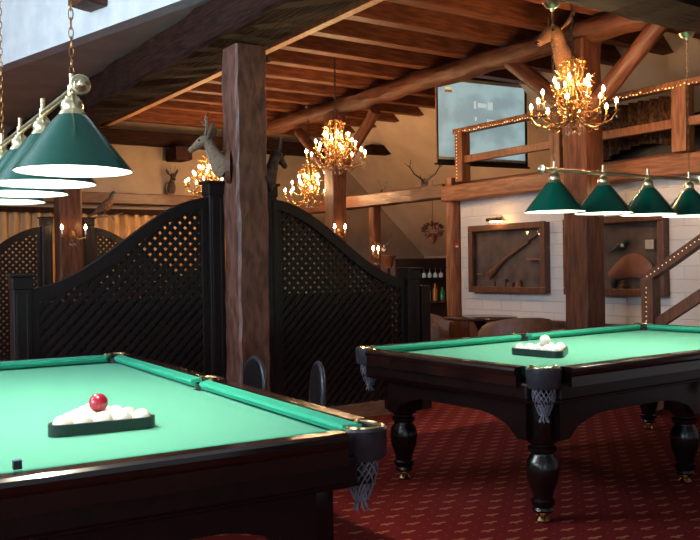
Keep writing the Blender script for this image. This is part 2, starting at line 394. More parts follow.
# two tall windows left, one behind camera, a high opening added for light
def wall_with_holes(name, axis, at, thick, lo, hi, zt, holes, mat):
    """axis 'c1': plane at c1=at running in c2; holes (a0,a1,z0,z1)"""
    bm = bmesh.new(); cur = lo
    def bb(a0, a1, z0, z1):
        if axis == 'c1': box(bm, (at-thick, a0, z0), (at, a1, z1))
        else: box(bm, (a0, at-thick, z0), (a1, at, z1))
    for a0, a1, z0, z1 in sorted(holes):
        bb(cur, a0, 0, zt); bb(a0, a1, 0, z0); bb(a0, a1, z1, zt); cur = a1
    bb(cur, hi, 0, zt)
    return struct(name, bm, mat)
HL = [(-1.0, 1.2, 0.9, 2.9), (2.0, 4.2, 0.9, 2.9), (5.0, 7.6, 3.2, 4.7)]  # the high one is unseen, added to brighten the pale upper wall
HB = [(-1.6, 0.8, 0.9, 3.2)]
wall_with_holes('wall_left', 'c1', -3.0, .2, -3.0, C2_BACK, 5.0, HL, 'plaster_white')
wall_with_holes('wall_front', 'c2', -3.0, .2, -3.0, 11.0, 5.0, HB, 'plaster_white')
wi = 1
for (a0, a1, z0, z1), ax in [(h, 'c1') for h in HL] + [(h, 'c2') for h in HB]:
    bm = bmesh.new(); am = (a0+a1)/2; t = .06
    def bb(p0, p1, q0, q1):
        if ax == 'c1': box(bm, (-3.12, p0, q0), (-3.04, p1, q1))
        else: box(bm, (p0, -3.12, q0), (p1, -3.04, q1))
    bb(a0, a0+t, z0, z1); bb(a1-t, a1, z0, z1); bb(a0, a1, z0, z0+t); bb(a0, a1, z1-t, z1); bb(am-t/2, am+t/2, z0, z1)
    w = struct('window_%d' % wi, bm, 'white_plain'); wi += 1
    # daylight lamp just outside each opening, the added high one included
    ld = bpy.data.lights.new('daylight', 'AREA'); ld.shape = 'RECTANGLE'; ld.size = a1-a0; ld.size_y = z1-z0
    ld.color = (0.72, 0.86, 1.0); ld.energy = {-1.0: 60, 2.0: 200, 5.0: 340}[a0] if ax == 'c1' else 25
    lo = bpy.data.objects.new('daylight', ld); COL.objects.link(lo)
    if ax == 'c1':
        lo.location = R(-3.16, am, (z0+z1)/2); d = R(1, 0, -.12)
    else:
        lo.location = R(am, -3.16, (z0+z1)/2); d = R(0, 1, -.05)
    lo.rotation_euler = d.to_track_quat('-Z', 'Y').to_euler()

# upper parts: sloping roof plane, boarded ceiling, flat soffit at left, bulkhead, high ceiling
def slope_z(c1): return 3.75 - .905*(c1-8.4)
bm = bmesh.new()
pr = [(8.05, slope_z(8.05)), (C1_KNEE+.1, slope_z(C1_KNEE+.1)), (C1_KNEE+.1, slope_z(C1_KNEE+.1)+.2), (8.05, slope_z(8.05)+.2)]
extrude_profile(bm, [(a, b) for a, b in pr], (0, -3, 0), (0, C2_BACK, 0), side=Vector((1, 0, 0)))
bmesh.ops.recalc_face_normals(bm, faces=bm.faces)
struct('ceiling', bm, 'plaster_warm')
bm = bmesh.new(); box(bm, (3.2, 3.4, 3.94), (8.3, C2_BACK, 4.04)); struct('ceiling', bm, 'boards')
ZS = 3.55
k = (ZS-HC)/(3.44-HC)
B0 = Vector((-3.58*k, 8.74*k, 0)); B1 = Vector((-1.25*k, 6.63*k, 0)); dB = (B1-B0).normalized()
pB0 = B0 - dB*5.2; pB1 = B1 + dB*2.1
bm = bmesh.new()
poly = [pB0, B1+dB*.7, R(2.97, 5.93), R(2.97, 15.2)]
prism(bm, [(p.x, p.y) for p in poly], ZS, ZS+.1); bmesh.ops.recalc_face_normals(bm, faces=bm.faces)
o = obj('ceiling', bm, 'plaster_brown'); o['kind'] = 'structure'
bm = bmesh.new(); nB = Vector((-dB.y, dB.x, 0)); nB = nB if nB.y > 0 else -nB
prism(bm, [(p.x, p.y) for p in (pB0-nB*.03, pB1-nB*.03, pB1+nB*.12, pB0+nB*.12)], ZS-.002, 5.0); bmesh.ops.recalc_face_normals(bm, faces=bm.faces)
bmesh.ops.subdivide_edges(bm, edges=bm.edges, cuts=1)
o = obj('wall_upper', bm, 'plaster_white'); o['kind'] = 'structure'
bm = bmesh.new(); box(bm, (-3.2, -3.2, 5.0), (11.1, C2_BACK+.2, 5.1)); struct('ceiling', bm, 'plaster_white')
bm = bmesh.new(); box(bm, (3.0, -3.0, 3.45), (8.2, 3.42, 3.55)); struct('ceiling', bm, 'plaster_brown')
# dark wooden dado under the brick wall
bm = bmesh.new(); box(bm, (C1_WALL-.06, 4.9, 0), (C1_WALL, 8.3, .66)); box(bm, (C1_WALL-.09, 4.9, .66), (C1_WALL, 8.3, .70))
for i in range(18): box(bm, (C1_WALL-.07, 4.95+i*.19, .08), (C1_WALL-.055, 4.95+i*.19+.16, .62))
struct('trim_1', bm, 'frame_wood')

# ------------------------------------------------------------------ posts, beams, joists
ZL = 3.59                                            # the log's height
P1 = R(3.05, 6.12)
P3 = R(6.48, 5.67)
P2 = R(6.45, 10.12)
P4 = R(3.05, 11.3)
timber('post', P1, P1+Vector((0, 0, 3.1)), .27, .27, 'timber_post', 'rough weathered square timber post standing between the two black lattice screens', 'post', rough=.012, seglen=.15)
timber('post', P3, P3+Vector((0, 0, 3.50)), .28, .28, 'timber_red', 'tall red-brown timber post standing in front of the wall display cases', 'post', rough=.012)
timber('post', P2, P2+Vector((0, 0, 3.50)), .23, .23, 'timber_red', 'reddish timber post under the log, behind the largest distant chandelier', 'post', rough=.012)
timber('post', P4, P4+Vector((0, 0, 3.1)), .29, .29, 'timber_red', 'distant dark red post with twin candle sconce in front of the curtain', 'post', rough=.012)
timber('post', R(7.2, 8.47), R(7.2, 8.47, 2.47), .14, .14, 'fascia', 'slim timber corner post at the end of the brick wall, with a red sticker', 'post')
timber('post', R(7.2, 10.24), R(7.2, 10.24, 2.22), .13, .13, 'timber_red', 'thin timber post near the bar, below the antler beam', 'post')
timber('beam', R(3.04, -3.0, 3.315), R(3.04, C2_BACK, 3.315), .47, .34, 'timber_dark', 'massive dark ceiling beam resting on the weathered post', 'beam', rough=.02)
timber('beam', R(3.25, 3.58, 3.19), R(10.0, 3.58, 3.19), .46, .34, 'timber_dark', 'dark cross beam from which the right billiard lamp hangs', 'beam', rough=.015)
timber('log_beam', R(6.48, 3.8, ZL), R(6.48, C2_BACK, ZL), .24, .24, 'timber_red', 'round hewn log carrying the ceiling joists, on the braced posts', 'beam', rough=.03, round_=True)
def brace(p, z0, s, dc2, w=.17, label='', run=1.0):
    a = p + Vector((0, 0, z0)); b = p + R(0, dc2*run) + Vector((0, 0, z0+.72*run))
    timber('diagonal_beam', a + R(0, dc2*.1), b, w, w, 'timber_red', label, 'brace', 'slanted braces under the log', round_=True)
brace(P3, 2.82, 0, -1, label='round slanted brace rising to the right of the front chandelier')
brace(P3, 2.82, 0, 1, label='slanted brace rising to the left above the projector screen edge')
brace(P2, 2.66, 0, -1, label='slanted brace on the right of the distant post under the log', w=.15)
brace(P2, 2.66, 0, 1, label='slanted brace on the left of the distant post under the log', w=.15)
ORD = ['first', 'second', 'third', 'fourth', 'fifth', 'sixth', 'seventh', 'eighth', 'ninth', 'tenth', 'eleventh', 'twelfth', 'thirteenth', 'fourteenth', 'fifteenth']
bm = bmesh.new()
# joist: tall plank with a slanted outer end following the roof
def joist_mesh(bm):
    x0, x1 = 4.35, 8.47
    zt, zb = 3.94, 3.72
    c = [(x0, zb), (8.43, zb), (8.19, zt), (x0, zt)]
    a = [bm.verts.new((x, -.07, z)) for x, z in c]; b = [bm.verts.new((x, .07, z)) for x, z in c]
    bm.faces.new(a); bm.faces.new(list(reversed(b)))
    for i in range(4): bm.faces.new((a[i], b[i], b[(i+1) % 4], a[(i+1) % 4]))
    bmesh.ops.recalc_face_normals(bm, faces=bm.faces)
joist_mesh(bm)
J0 = None
M['joist_long'] = noise_mat('joist_long', (0.085, 0.022, 0.008), (0.20, 0.060, 0.024), 0.6, 8, (0.5, 4, 4), 0.4, spec=0.3)
for i in range(14):
    c2 = 4.80 + .65*i
    if J0 is None:
        J0 = obj('ceiling_joist', bm, 'joist_long', loc=R(0, c2), rotz=A); o = J0
    else:
        o = J0.copy(); COL.objects.link(o); o.location = R(0, c2)
    tag(o, 'red-brown ceiling joist, %s one back from the dark cross beam' % ORD[i], 'joist', 'ceiling joists over the log')
bm = bmesh.new(); box(bm, (4.27, 4.4, 3.66), (4.36, C2_BACK, 3.93))
tag(struct('trimmer_beam', bm, 'plank'), 'pale plank edging the ceiling joists beside the massive beam', 'plank'); bpy.data.objects['trimmer_beam']['kind'] = 'thing'
bm = bmesh.new(); box(bm, (3.2, 4.4, 3.93), (4.3, C2_BACK, 3.96)); struct('ceiling', bm, 'boards')
# beam along the back wall under the joists, ledge beam, purlin stub, soffit stub
timber('wall_plate_beam', R(3.3, C2_BACK-.1, 3.5), R(9.2, C2_BACK-.1, 3.5), .45, .2, 'timber_dark', 'dark beam high on the back wall, under the joists', 'beam')
timber('beam_end', R(5.42, C2_BACK-.6, 3.24), R(5.42, C2_BACK-.15, 3.24), .28, .22, 'timber_dark', 'short dark beam end above the small mounted roebuck', 'beam')
timber('ledge_beam', R(-1, C2_BACK-.09, 2.50), R(6.6, C2_BACK-.09, 2.50), .17, .18, 'frame_wood', 'horizontal brown ledge beam on the far wall above the pleated curtain', 'beam')
timber('beam_end', R(8.45, 12.2, 3.38), R(8.95, 12.2, 3.38), .20, .16, 'timber_dark', 'single short beam end sticking out of the sloped plaster', 'beam')
timber('beam_end', B0.lerp(B1, .62)+Vector((0, 0, 3.86))-nB*.25, B0.lerp(B1, .62)+Vector((0, 0, 3.86))+nB*.05, .3, .24, 'timber_red', 'cut end of a brown beam high on the pale upper wall', 'beam')
# beams of the gallery
timber('gallery_beam', R(7.2, 1.2, 2.27), R(7.2, 8.55, 2.27), .26, .20, 'fascia', 'wide orange-brown gallery beam above the display cases', 'beam')
timber('beam', R(7.2, 8.55, 2.31), R(7.2, C2_BACK, 2.31), .22, .18, 'frame_wood', 'dark beam running past the bar, with antlers on top', 'beam')
bm = bmesh.new(); box(bm, (7.3, 1.2, 2.38), (9.95, 8.55, 2.42)); struct('floor_gallery', bm, 'boards')
# ------------------------------------------------------------------ gallery railing
rail = thing('gallery_railing', 'timber gallery railing with golden light string, above the display cases', 'railing', R(7.2, 8.27, 2.40), A)
def rpart(name, lo, hi, mat='fascia', par=rail, bev=.006):
    bm = bmesh.new(); box(bm, lo, hi, bev); return obj(name, bm, mat, par)
rpart('post', (-.07, -.07, 0), (.07, .07, .64)); rpart('post', (-.07, -3.29, 0), (.07, -3.13, .66)); rpart('post', (-.07, -3.95, 0), (.07, -3.80, .66)); rpart('post', (-.07, -6.9, 0), (.07, -6.75, .66))
rpart('post', (-.07, -1.70, 0), (.07, -1.55, .66))
rpart('handrail', (-.06, -7.0, .62), (.06, .12, .685)); rpart('middle_rail', (-.03, -7.0, .24), (.03, .0, .33))
bm = bmesh.new()
for i in range(150): ball(bm, (-.066+random.uniform(-.003, .003), .08-i*.042, .632+random.uniform(-.012, .012)), random.choice((.004, .006, .009)), 6)
for i in range(14): ball(bm, (-.074, .03, .60-i*.042), .006, 6)
lt = obj('light_string', bm, 'led', rail); lt['kind'] = 'stuff'; lt['label'] = 'golden light string'
# fabric hanging in the gallery
bm = bmesh.new(); n = 90; top = []; bot = []
for i in range(n+1):
    y = 5.35+1.35*i/n; x = 7.60+.045*math.sin(i*.72)+.01*math.sin(i*.31)
    top.append(bm.verts.new((x, y, 3.06))); bot.append(bm.verts.new((x, y, 2.50+.10*math.sin(i*.05))))
for i in range(n): bm.faces.new((top[i], top[i+1], bot[i+1], bot[i])).smooth = True
o = obj('gallery_curtain', bm, 'mottled', rotz=A); tag(o, 'mottled brown pleated cloth hanging behind the gallery railing', 'curtain')
o.modifiers.new('s', 'SOLIDIFY').thickness = .01
bm = bmesh.new(); box(bm, (7.75, 5.0, 2.42), (8.2, 6.9, 2.70), .02); box(bm, (8.15, 5.0, 2.42), (8.3, 6.9, 2.95), .02)
tag(obj('dark_gap_bench', bm, 'leather_black', rotz=A), 'dark bench added on the gallery for the dark gap under the mottled cloth', 'bench')  # bench shape added to fill the dark gap below the cloth
# ------------------------------------------------------------------ staircase
st = thing('staircase', 'timber staircase rising to the gallery, with lit slanted handrail', 'staircase', R(6.38, 4.83, 0), A)
rpart('newel_post', (-.06, -.06, 0), (.06, .06, 1.20), 'frame_wood', st)
SL = .60
def slant(name, y0, z0, y1, z1, w, h, mat='frame_wood', x=0.0):
    bm = bmesh.new(); extrude_profile(bm, [(x-w/2, -h/2), (x+w/2, -h/2), (x+w/2, h/2), (x-w/2, h/2)], (0, y0, z0), (0, y1, z1), side=Vector((1, 0, 0)))
    bmesh.ops.recalc_face_normals(bm, faces=bm.faces); return obj(name, bm, mat, st)
slant('handrail', .08, 1.17, -3.4, 1.17+3.48*SL, .09, .09)
slant('lower_rail', -.03, .78, -3.4, .78+3.37*SL, .05, .11)
slant('stringer', .0, .12, -3.4, .12+3.4*SL, .05, .26); slant('stringer', .0, .12, -3.4, .12+3.4*SL, .05, .26, x=.78)
for i in range(13):
    bm = bmesh.new(); y = -.05-i*.27; z = .17*(i+1); box(bm, (.02, y-.28, z-.04), (.77, y, z)); obj('tread', bm, 'frame_wood', st)
bm = bmesh.new(); box(bm, (-.05, -2.05, 0), (.05, -1.95, 1.20+2*SL)); obj('newel_post', bm, 'frame_wood', st)
bm = bmesh.new()
for i in range(62): ball(bm, (-.052, .04-i*.04, 1.195+i*.04*SL+random.uniform(-.004, .004)), .0048, 6)
for i in range(22): ball(bm, (-.066, .0+random.uniform(-.002, .002), 1.12-i*.042), .0045, 6)
lt = obj('light_string', bm, 'led', st); lt['kind'] = 'stuff'; lt['label'] = 'golden light string'

# ------------------------------------------------------------------ lattice screens
def screen(mirror, label, c1_tall, c2, group='lattice screens between the posts'):
    """tall post at local x=0, low post at x=1.5 (mirror: at x=-1.5)"""
    t = thing('lattice_screen', label, 'screen', R(c1_tall, c2), A, group)
    s = -1 if mirror else 1
    W = 1.49; HT, HLw = 1.92, 1.22
    def top(x): return HLw + (HT-HLw)*(.5+.5*math.cos(PI*min(max(x/W, 0), 1)))**1.0
    def post(x, h):
        bm = bmesh.new(); box(bm, (x-.065, -.065, 0), (x+.065, .065, h-.10), .008)
        for xo in (-.035, 0.035): box(bm, (x+xo-.012, -.072, .1), (x+xo+.012, -.064, h-.14), .003)
        obj('post', bm, 'screen_wood', t)
        bm = bmesh.new(); box(bm, (x-.072, -.072, h-.11), (x+.072, .072, h-.02), .006); box(bm, (x-.088, -.088, h-.022), (x+.088, .088, h), .005)
        obj('post_cap', bm, 'screen_wood', t)
    post(0, 2.045); post(s*W, 1.33)
    # curved top frame
    bm = bmesh.new(); n = 40; rings = []
    for i in range(n+1):
        x = .06+(W-.12)*i/n; z = top(x)
        e = 1e-3; dz = (top(x+e)-top(x-e))/(2*e); nx, nz = -dz/math.hypot(1, dz), 1/math.hypot(1, dz)
        th = .085
        rings.append([bm.verts.new((s*(x+a*nx), y, z+a*nz)) for a, y in ((0, -.035), (0, .035), (-th, .035), (-th, -.035))])
    for a, b in zip(rings, rings[1:]):
        for k2 in range(4): bm.faces.new((a[k2], a[(k2+1) % 4], b[(k2+1) % 4], b[k2]))
    bm.faces.new(rings[0]); bm.faces.new(rings[-1]); bmesh.ops.recalc_face_normals(bm, faces=bm.faces)
    obj('curved_top_rail', bm, 'screen_wood', t)
    for x in (.06, W-.12):
        bm = bmesh.new(); a, b = sorted((s*x, s*(x+.06))); box(bm, (a, -.03, .1), (b, .03, top(x+.03)-.06), .004)
        obj('stile', bm, 'screen_wood', t)
    bm = bmesh.new(); a, b = sorted((0, s*W)); box(bm, (a, -.045, 0), (b, .045, .13), .006); obj('plinth', bm, 'plinth', t)
    # slats
    bm = bmesh.new(); pitch = .0585*math.sqrt(2); hw = .0175; z0 = .13
    def inside(x, z): return .08 < x < W-.08 and z0 < z < top(x)-.05
    for sl in (1, -1):
        c = -3.0
        while c < 4.5:
            # line z = sl*x + c
            run = None; x = .06; dx = .01
            segs = []
            while x < W-.05:
                if inside(x, sl*x+c):
                    if run is None: run = x
                    last = x
                elif run is not None:
                    segs.append((run, last)); run = None
                x += dx
            if run is not None: segs.append((run, last))
            for a, b in segs:
                if b-a < .01: continue
                a -= .01; b += .01
                px, pz = -sl*hw/math.sqrt(2), hw/math.sqrt(2)
                y0, y1 = (-.016, -.003) if sl*s == 1 else (.003, .016)
                q = [(a+px, sl*a+c+pz), (b+px, sl*b+c+pz), (b-px, sl*b+c-pz), (a-px, sl*a+c-pz)]
                lo = [bm.verts.new((s*u, y0, v)) for u, v in q]; hi = [bm.verts.new((s*u, y1, v)) for u, v in q]
                bm.faces.new(lo); bm.faces.new(list(reversed(hi)))
                for k2 in range(4): bm.faces.new((lo[k2], hi[k2], hi[(k2+1) % 4], lo[(k2+1) % 4]))
            c += pitch
    bmesh.ops.recalc_face_normals(bm, faces=bm.faces)
    obj('lattice', bm, 'screen_wood', t)
    return t
s1 = screen(True, 'black lattice screen with swooping top, left of the weathered post', 2.853, 6.3)
s2 = screen(False, 'black lattice screen with swooping top, right of the weathered post', 3.33, 6.3)
dup(s1, R(2.78, 11.35), A, 'distant lattice screen left of the post with the candle sconce')
dup(s2, R(3.32, 11.35), A, 'distant lattice screen right of the post with the candle sconce')

# ------------------------------------------------------------------ billiard tables
def make_table(label, loc, rot, group):
    T = thing('billiard_table', label, 'billiard table', loc, rot, group)
    L2, W2, ZC, ZR = 1.389, .6945, .784, .829
    RIM = .135
    pr = .047
    cor = [(sx*(L2+.030), sy*(W2+.030)) for sx in (-1, 1) for sy in (-1, 1)]
    mids = [(0, sy*(W2+.055)) for sy in (-1, 1)]
    # bed with pocket bites
    bm = bmesh.new(); e = .035; pts = []
    X, Y = L2+e, W2+e
    def arc(cx, cy, r, a0, a1, n=10): return [(cx+r*math.cos(a0+(a1-a0)*i/n), cy+r*math.sin(a0+(a1-a0)*i/n)) for i in range(n+1)]
    r = .055
    pts += arc(-(L2+.03), -(W2+.03), r, PI/2, 0)
    pts += arc(0, -(W2+.055), r, PI-.35, .35)
    pts += arc((L2+.03), -(W2+.03), r, PI, PI/2)
    pts += arc((L2+.03), (W2+.03), r, -PI/2, -PI)
    pts += arc(0, (W2+.055), r, -.35, -PI+.35)
    pts += arc(-(L2+.03), (W2+.03), r, 0, -PI/2)
    prism(bm, pts, ZC-.05, ZC); bmesh.ops.recalc_face_normals(bm, faces=bm.faces)
    bmesh.ops.triangulate(bm, faces=[f for f in bm.faces if len(f.verts) > 4])
    obj('cloth_bed', bm, 'cloth', T)
    # cushions (nose at s=0, back at s=.05)
    prof = [(0, .030), (.010, .012), (.052, -.004), (.052, .047), (.044, .049), (.004, .042)]
    gapc, gapm = .040, .058
    runs = []
    for sy in (-1, 1):
        for sx in (-1, 1):
            runs.append(((sx*gapm, sy*W2), (sx*(L2-gapc), sy*W2), (0, sy)))
    for sx in (-1, 1): runs.append(((sx*L2, -(W2-gapc)), (sx*L2, W2-gapc), (sx, 0)))
    for (a, b, out) in runs:
        bm = bmesh.new(); mid_end = abs(a[0]) < .1
        extrude_profile(bm, prof, (a[0], a[1], ZC), (b[0], b[1], ZC), side=Vector((out[0], out[1], 0)), skew0=-.25 if mid_end else -.9, skew1=-.9)
        bmesh.ops.recalc_face_normals(bm, faces=bm.faces); obj('cushion', bm, 'cushion_cloth', T)
        # wooden rail outside the cushion
        bm = bmesh.new(); rp = [(.050, -.05), (.050, .046), (.060, .050), (.115, .050), (.130, .043), (.136, .030), (.134, .012), (.124, .0), (.124, -.05)]
        d = Vector((b[0]-a[0], b[1]-a[1], 0)).normalized()
        a2 = Vector((a[0], a[1], ZC)) + d*(0.0 if mid_end else .03); b2 = Vector((b[0], b[1], ZC)) - d*.03
        extrude_profile(bm, rp, a2, b2, side=Vector((out[0], out[1], 0)), skew0=0, skew1=0)
        bmesh.ops.recalc_face_normals(bm, faces=bm.faces); obj('wooden_rail', bm, 'rail_wood', T)
    # pockets: casting, brass iron, liner, net
    def casting(c, ang, half, r0, name_net=True):
        bm = bmesh.new(); n = 20; rings = []
        for i in range(n+1):
            a = ang-half+2*half*i/n
            ca, sa = math.cos(a), math.sin(a)
            pf = [(r0, .048), (r0+.030, .050), (r0+.038, .042), (r0+.036, -.045), (r0+.030, -.052), (r0+.004, -.052), (r0, -.045)]
            rings.append([bm.verts.new((c[0]+rr*ca, c[1]+rr*sa, ZC+z)) for rr, z in pf])
        for x, y in zip(rings, rings[1:]):
            for k2 in range(7): bm.faces.new((x[k2], x[(k2+1) % 7], y[(k2+1) % 7], y[k2])).smooth = True
        bm.faces.new(rings[0]); bm.faces.new(list(reversed(rings[-1]))); bmesh.ops.recalc_face_normals(bm, faces=bm.faces)
        o = obj('pocket_casting', bm, 'steel', T)
        bm = bmesh.new()
        tube(bm, [(c[0]+(r0+.014)*math.cos(ang-half+2*half*i/n), c[1]+(r0+.014)*math.sin(ang-half+2*half*i/n), ZC+.050) for i in range(n+1)], .007, 6)
        for s in (-1, 1): 
            q = (c[0]+(r0+.012)*math.cos(ang+s*half), c[1]+(r0+.012)*math.sin(ang+s*half), ZC+.050)
            ball(bm, q, .014, 10, .6)
        obj('pocket_iron', bm, 'brass', o)
        bm = bmesh.new(); lathe(bm, [(r0+.001, .03), (r0-.003, -.05), (.0, -.052)], 20, (c[0], c[1], ZC)); obj('pocket_liner', bm, 'black_iron', o)
        # knotted net: diamonds shrinking to a tail
        bm = bmesh.new(); NS, H = 13, .145
        def rad(t): return (r0+.004)*(1-.10*t-.55*max(0, t-.35)/.65)
        for sgn in (1, -1):
            for s0 in range(NS):
                tube(bm, [(c[0]+rad(t)*math.cos(2*PI*s0/NS+sgn*t*1.5), c[1]+rad(t)*math.sin(2*PI*s0/NS+sgn*t*2.2), ZC-.045-H*t) for t in [i/9 for i in range(10)]], .0024, 4)
        tube(bm, [(c[0]+rad(1)*.9*math.cos(2*PI*i/12), c[1]+rad(1)*.9*math.sin(2*PI*i/12), ZC-.045-H) for i in range(12)], .006, 5, closed=True)
        for i in range(7):
            a = i*.9; tube(bm, [(c[0]+.010*math.cos(a), c[1]+.010*math.sin(a), ZC-.045-H), (c[0]+.018*math.cos(a), c[1]+.018*math.sin(a), ZC-.062-H), (c[0]+.026*math.cos(a+.3), c[1]+.026*math.sin(a+.3), ZC-.08-H)], .0035, 4)
        ng = obj('pocket_net', bm, 'net', T); ng['label'] = 'grey knotted pocket net'
    for cx, cy in cor: casting((cx, cy), math.atan2(cy/abs(cy), cx/abs(cx)), math.radians(112), .050)
    for cx, cy in mids: casting((cx, cy), math.atan2(cy, 0), math.radians(88), .048)
    # body: fascia + arched lower apron
    bm = bmesh.new()
    for sy in (-1, 1): box(bm, *[tuple(v) for v in ((-(L2-.02), sy*(W2+.10) if sy < 0 else W2+.055, .665), (L2-.02, -(W2+.055) if sy < 0 else W2+.10, ZC-.03))], .012)
    for sx in (-1, 1): box(bm, (sx*(L2+.10) if sx < 0 else L2+.055, -(W2-.02), .665), (-(L2+.055) if sx < 0 else L2+.10, W2-.02, ZC-.03), .012)
    obj('fascia', bm, 'mahogany', T)
    bm = bmesh.new()
    legx = (-(L2-.12), 0.0, L2-.12); legy = W2-.12
    def arched(p0, p1, out):
        p0 = Vector(p0); p1 = Vector(p1); n = 18; d = p1-p0; o_ = Vector((out[0], out[1], 0))*.02
        fr = []
        for i in range(n+1):
            t = i/n; p = p0+d*t
            k3 = min(t, 1-t)*2
            zb = .44 + .115*math.sin(min(1, k3*1.6)*PI/2) if k3 > .16 else .44
            fr.append([bm.verts.new((p.x+o_.x*q, p.y+o_.y*q, z)) for q, z in ((1, zb), (-1, zb), (-1, .74), (1, .74))])
        for a, b in zip(fr, fr[1:]):
            for k2 in range(4): bm.faces.new((a[k2], a[(k2+1) % 4], b[(k2+1) % 4], b[k2]))
        bm.faces.new(fr[0]); bm.faces.new(list(reversed(fr[-1])))
    Ya, Xa = W2-.02, L2-.02
    for sy in (-1, 1):
        arched((legx[0], sy*Ya, 0), (legx[1], sy*Ya, 0), (0, sy)); arched((legx[1], sy*Ya, 0), (legx[2], sy*Ya, 0), (0, sy))
    for sx in (-1, 1): arched((sx*Xa, -legy, 0), (sx*Xa, legy, 0), (sx, 0))
    bmesh.ops.recalc_face_normals(bm, faces=bm.faces); obj('arched_apron', bm, 'mahogany', T)
    bm = bmesh.new(); box(bm, (-(L2-.05), -(W2-.05), .62), (L2-.05, W2-.05, ZC-.05)); obj('slate_frame', bm, 'mahogany', T)
    bm = bmesh.new()
    for sy in (-1, 1): box(bm, (-(L2+.05), min(sy*(W2-.05), sy*(W2+.07)), .648), (L2+.05, max(sy*(W2-.05), sy*(W2+.07)), .668), .006)
    for sx in (-1, 1): box(bm, (min(sx*(L2-.05), sx*(L2+.07)), -(W2+.05), .648), (max(sx*(L2-.05), sx*(L2+.07)), W2+.05, .668), .006)
    obj('moulding', bm, 'mahogany', T)
    lprof = [(0, .055), (.050, .055), (.056, .066), (.050, .080), (.062, .095), (.064, .115), (.052, .125), (.055, .150), (.078, .215), (.088, .275), (.080, .325), (.060, .352), (.058, .362), (.074, .374), (.076, .392), (.060, .402), (.060, .412), (.082, .424), (.084, .442), (.07, .45), (0, .45)]
    leg = None
    for x in legx:
        for y in (-legy, legy):
            if leg is None:
                bm = bmesh.new(); lathe(bm, lprof, 28); box(bm, (-.085, -.085, .44), (.085, .085, .66), .006)
                leg = obj('leg', bm, 'leg_black', T); leg.location = (x, y, 0)
                bm = bmesh.new(); lathe(bm, [(0, 0), (.036, 0), (.040, .012), (.030, .022), (.024, .03), (.030, .045), (.044, .056), (0, .058)], 20)
                ft = obj('foot', bm, 'brass', leg)
            else:
                l2 = leg.copy(); COL.objects.link(l2); l2.location = (x, y, 0); l2.parent = T
                f2 = ft.copy(); COL.objects.link(f2); f2.parent = l2
    return T
T1C, T1R = Vector((-1.328, 3.61, 0)), 2.113
T2C, T2R = Vector((1.691, 5.649, 0)), .62
GT = 'green-clothed billiard tables'
t1 = make_table('near billiard table on the left, with the red ball on its rack', T1C, T1R, GT)
t2 = dup(t1, T2C, T2R, 'farther billiard table on the right, on turned black legs')

# racks and balls
ZCL = .784; BR = .034
bm = bmesh.new(); Rr = 2*BR
def tri_pts(side, r, n=8):
    """rounded triangle, corners at circumradius of given inset line"""
    out = []
    cr = side/math.sqrt(3)
    for k2 in range(3):
        a = -PI/2 - PI/3 + k2*2*PI/3 + 0   # corners
        cx, cy = cr*math.cos(a), cr*math.sin(a)
        for i in range(n+1):
            b = a - PI/3 + (2*PI/3)*i/n
            out.append((cx+r*math.cos(b), cy+r*math.sin(b)))
    return out
side = 4*Rr
inn = tri_pts(side, BR+.002); outp = tri_pts(side, BR+.014)
lo_i = [bm.verts.new((x, y, .001)) for x, y in inn]; hi_i = [bm.verts.new((x, y, .042)) for x, y in inn]
lo_o = [bm.verts.new((x, y, .001)) for x, y in outp]; hi_o = [bm.verts.new((x, y, .042)) for x, y in outp]
n = len(inn)
for i in range(n):
    j = (i+1) % n
    bm.faces.new((lo_o[i], lo_o[j], hi_o[j], hi_o[i])); bm.faces.new((lo_i[j], lo_i[i], hi_i[i], hi_i[j]))
    bm.faces.new((hi_o[i], hi_o[j], hi_i[j], hi_i[i])); bm.faces.new((lo_o[j], lo_o[i], lo_i[i], lo_i[j]))
rk = obj('triangle_rack', bm, 'rack'); tag(rk, 'black triangle rack on the near table, holding white balls', 'ball rack', 'triangle racks')
rk2 = rk.copy(); COL.objects.link(rk2); rk2['label'] = 'black triangle rack on the farther table, holding white balls'
bm = bmesh.new(); ball(bm, (0, 0, 0), BR, 28); ballW = bm
BW = obj('billiard_ball', ballW, 'ball_white', smooth=True)
bm = bmesh.new(); ball(bm, (0, 0, 0), BR, 28)
BRed = obj('billiard_ball', bm, 'ball_red', smooth=True)
first = [True]
rown = ['front row', 'second row', 'third row', 'fourth row']
posn = ['first', 'second', 'third', 'fourth', 'fifth']
def rack_set(o, ctr, rot, where):
    o.location = (ctr[0], ctr[1], ZCL); o.rotation_euler = (0, 0, rot)
    h = Rr*math.sqrt(3)/2
    for r_ in range(5):
        for k2 in range(5-r_):
            x = (k2-(4-r_)/2)*Rr; y = -side/(2*math.sqrt(3)) + r_*h
            X = ctr[0]+x*math.cos(rot)-y*math.sin(rot); Y = ctr[1]+x*math.sin(rot)+y*math.cos(rot)
            if first[0]: b = BW; first[0] = False
            else: b = BW.copy(); COL.objects.link(b)
            b.location = (X, Y, ZCL+BR+.0005)
            lab = ('white ball at the back corner of the %s rack' % where) if r_ == 4 else 'white ball in the %s rack, %s, %s from the left' % (where, rown[r_], posn[k2])
            tag(b, lab, 'ball', 'white balls in the %s rack' % where)
R1C = (-.915, 3.065); rack_set(rk, R1C, .46, 'near table')
R2C = (1.20, 5.26); rack_set(rk2, R2C, -.87, 'farther table')
def on_top(ctr, rot, o, lab):
    # sits in the hollow of three balls of the first two rows
    x, y = -.5*Rr*0, 0
    o.location = (ctr[0]+x, ctr[1]+y, ZCL+BR+Rr*.8165)
    tag(o, lab, 'ball')
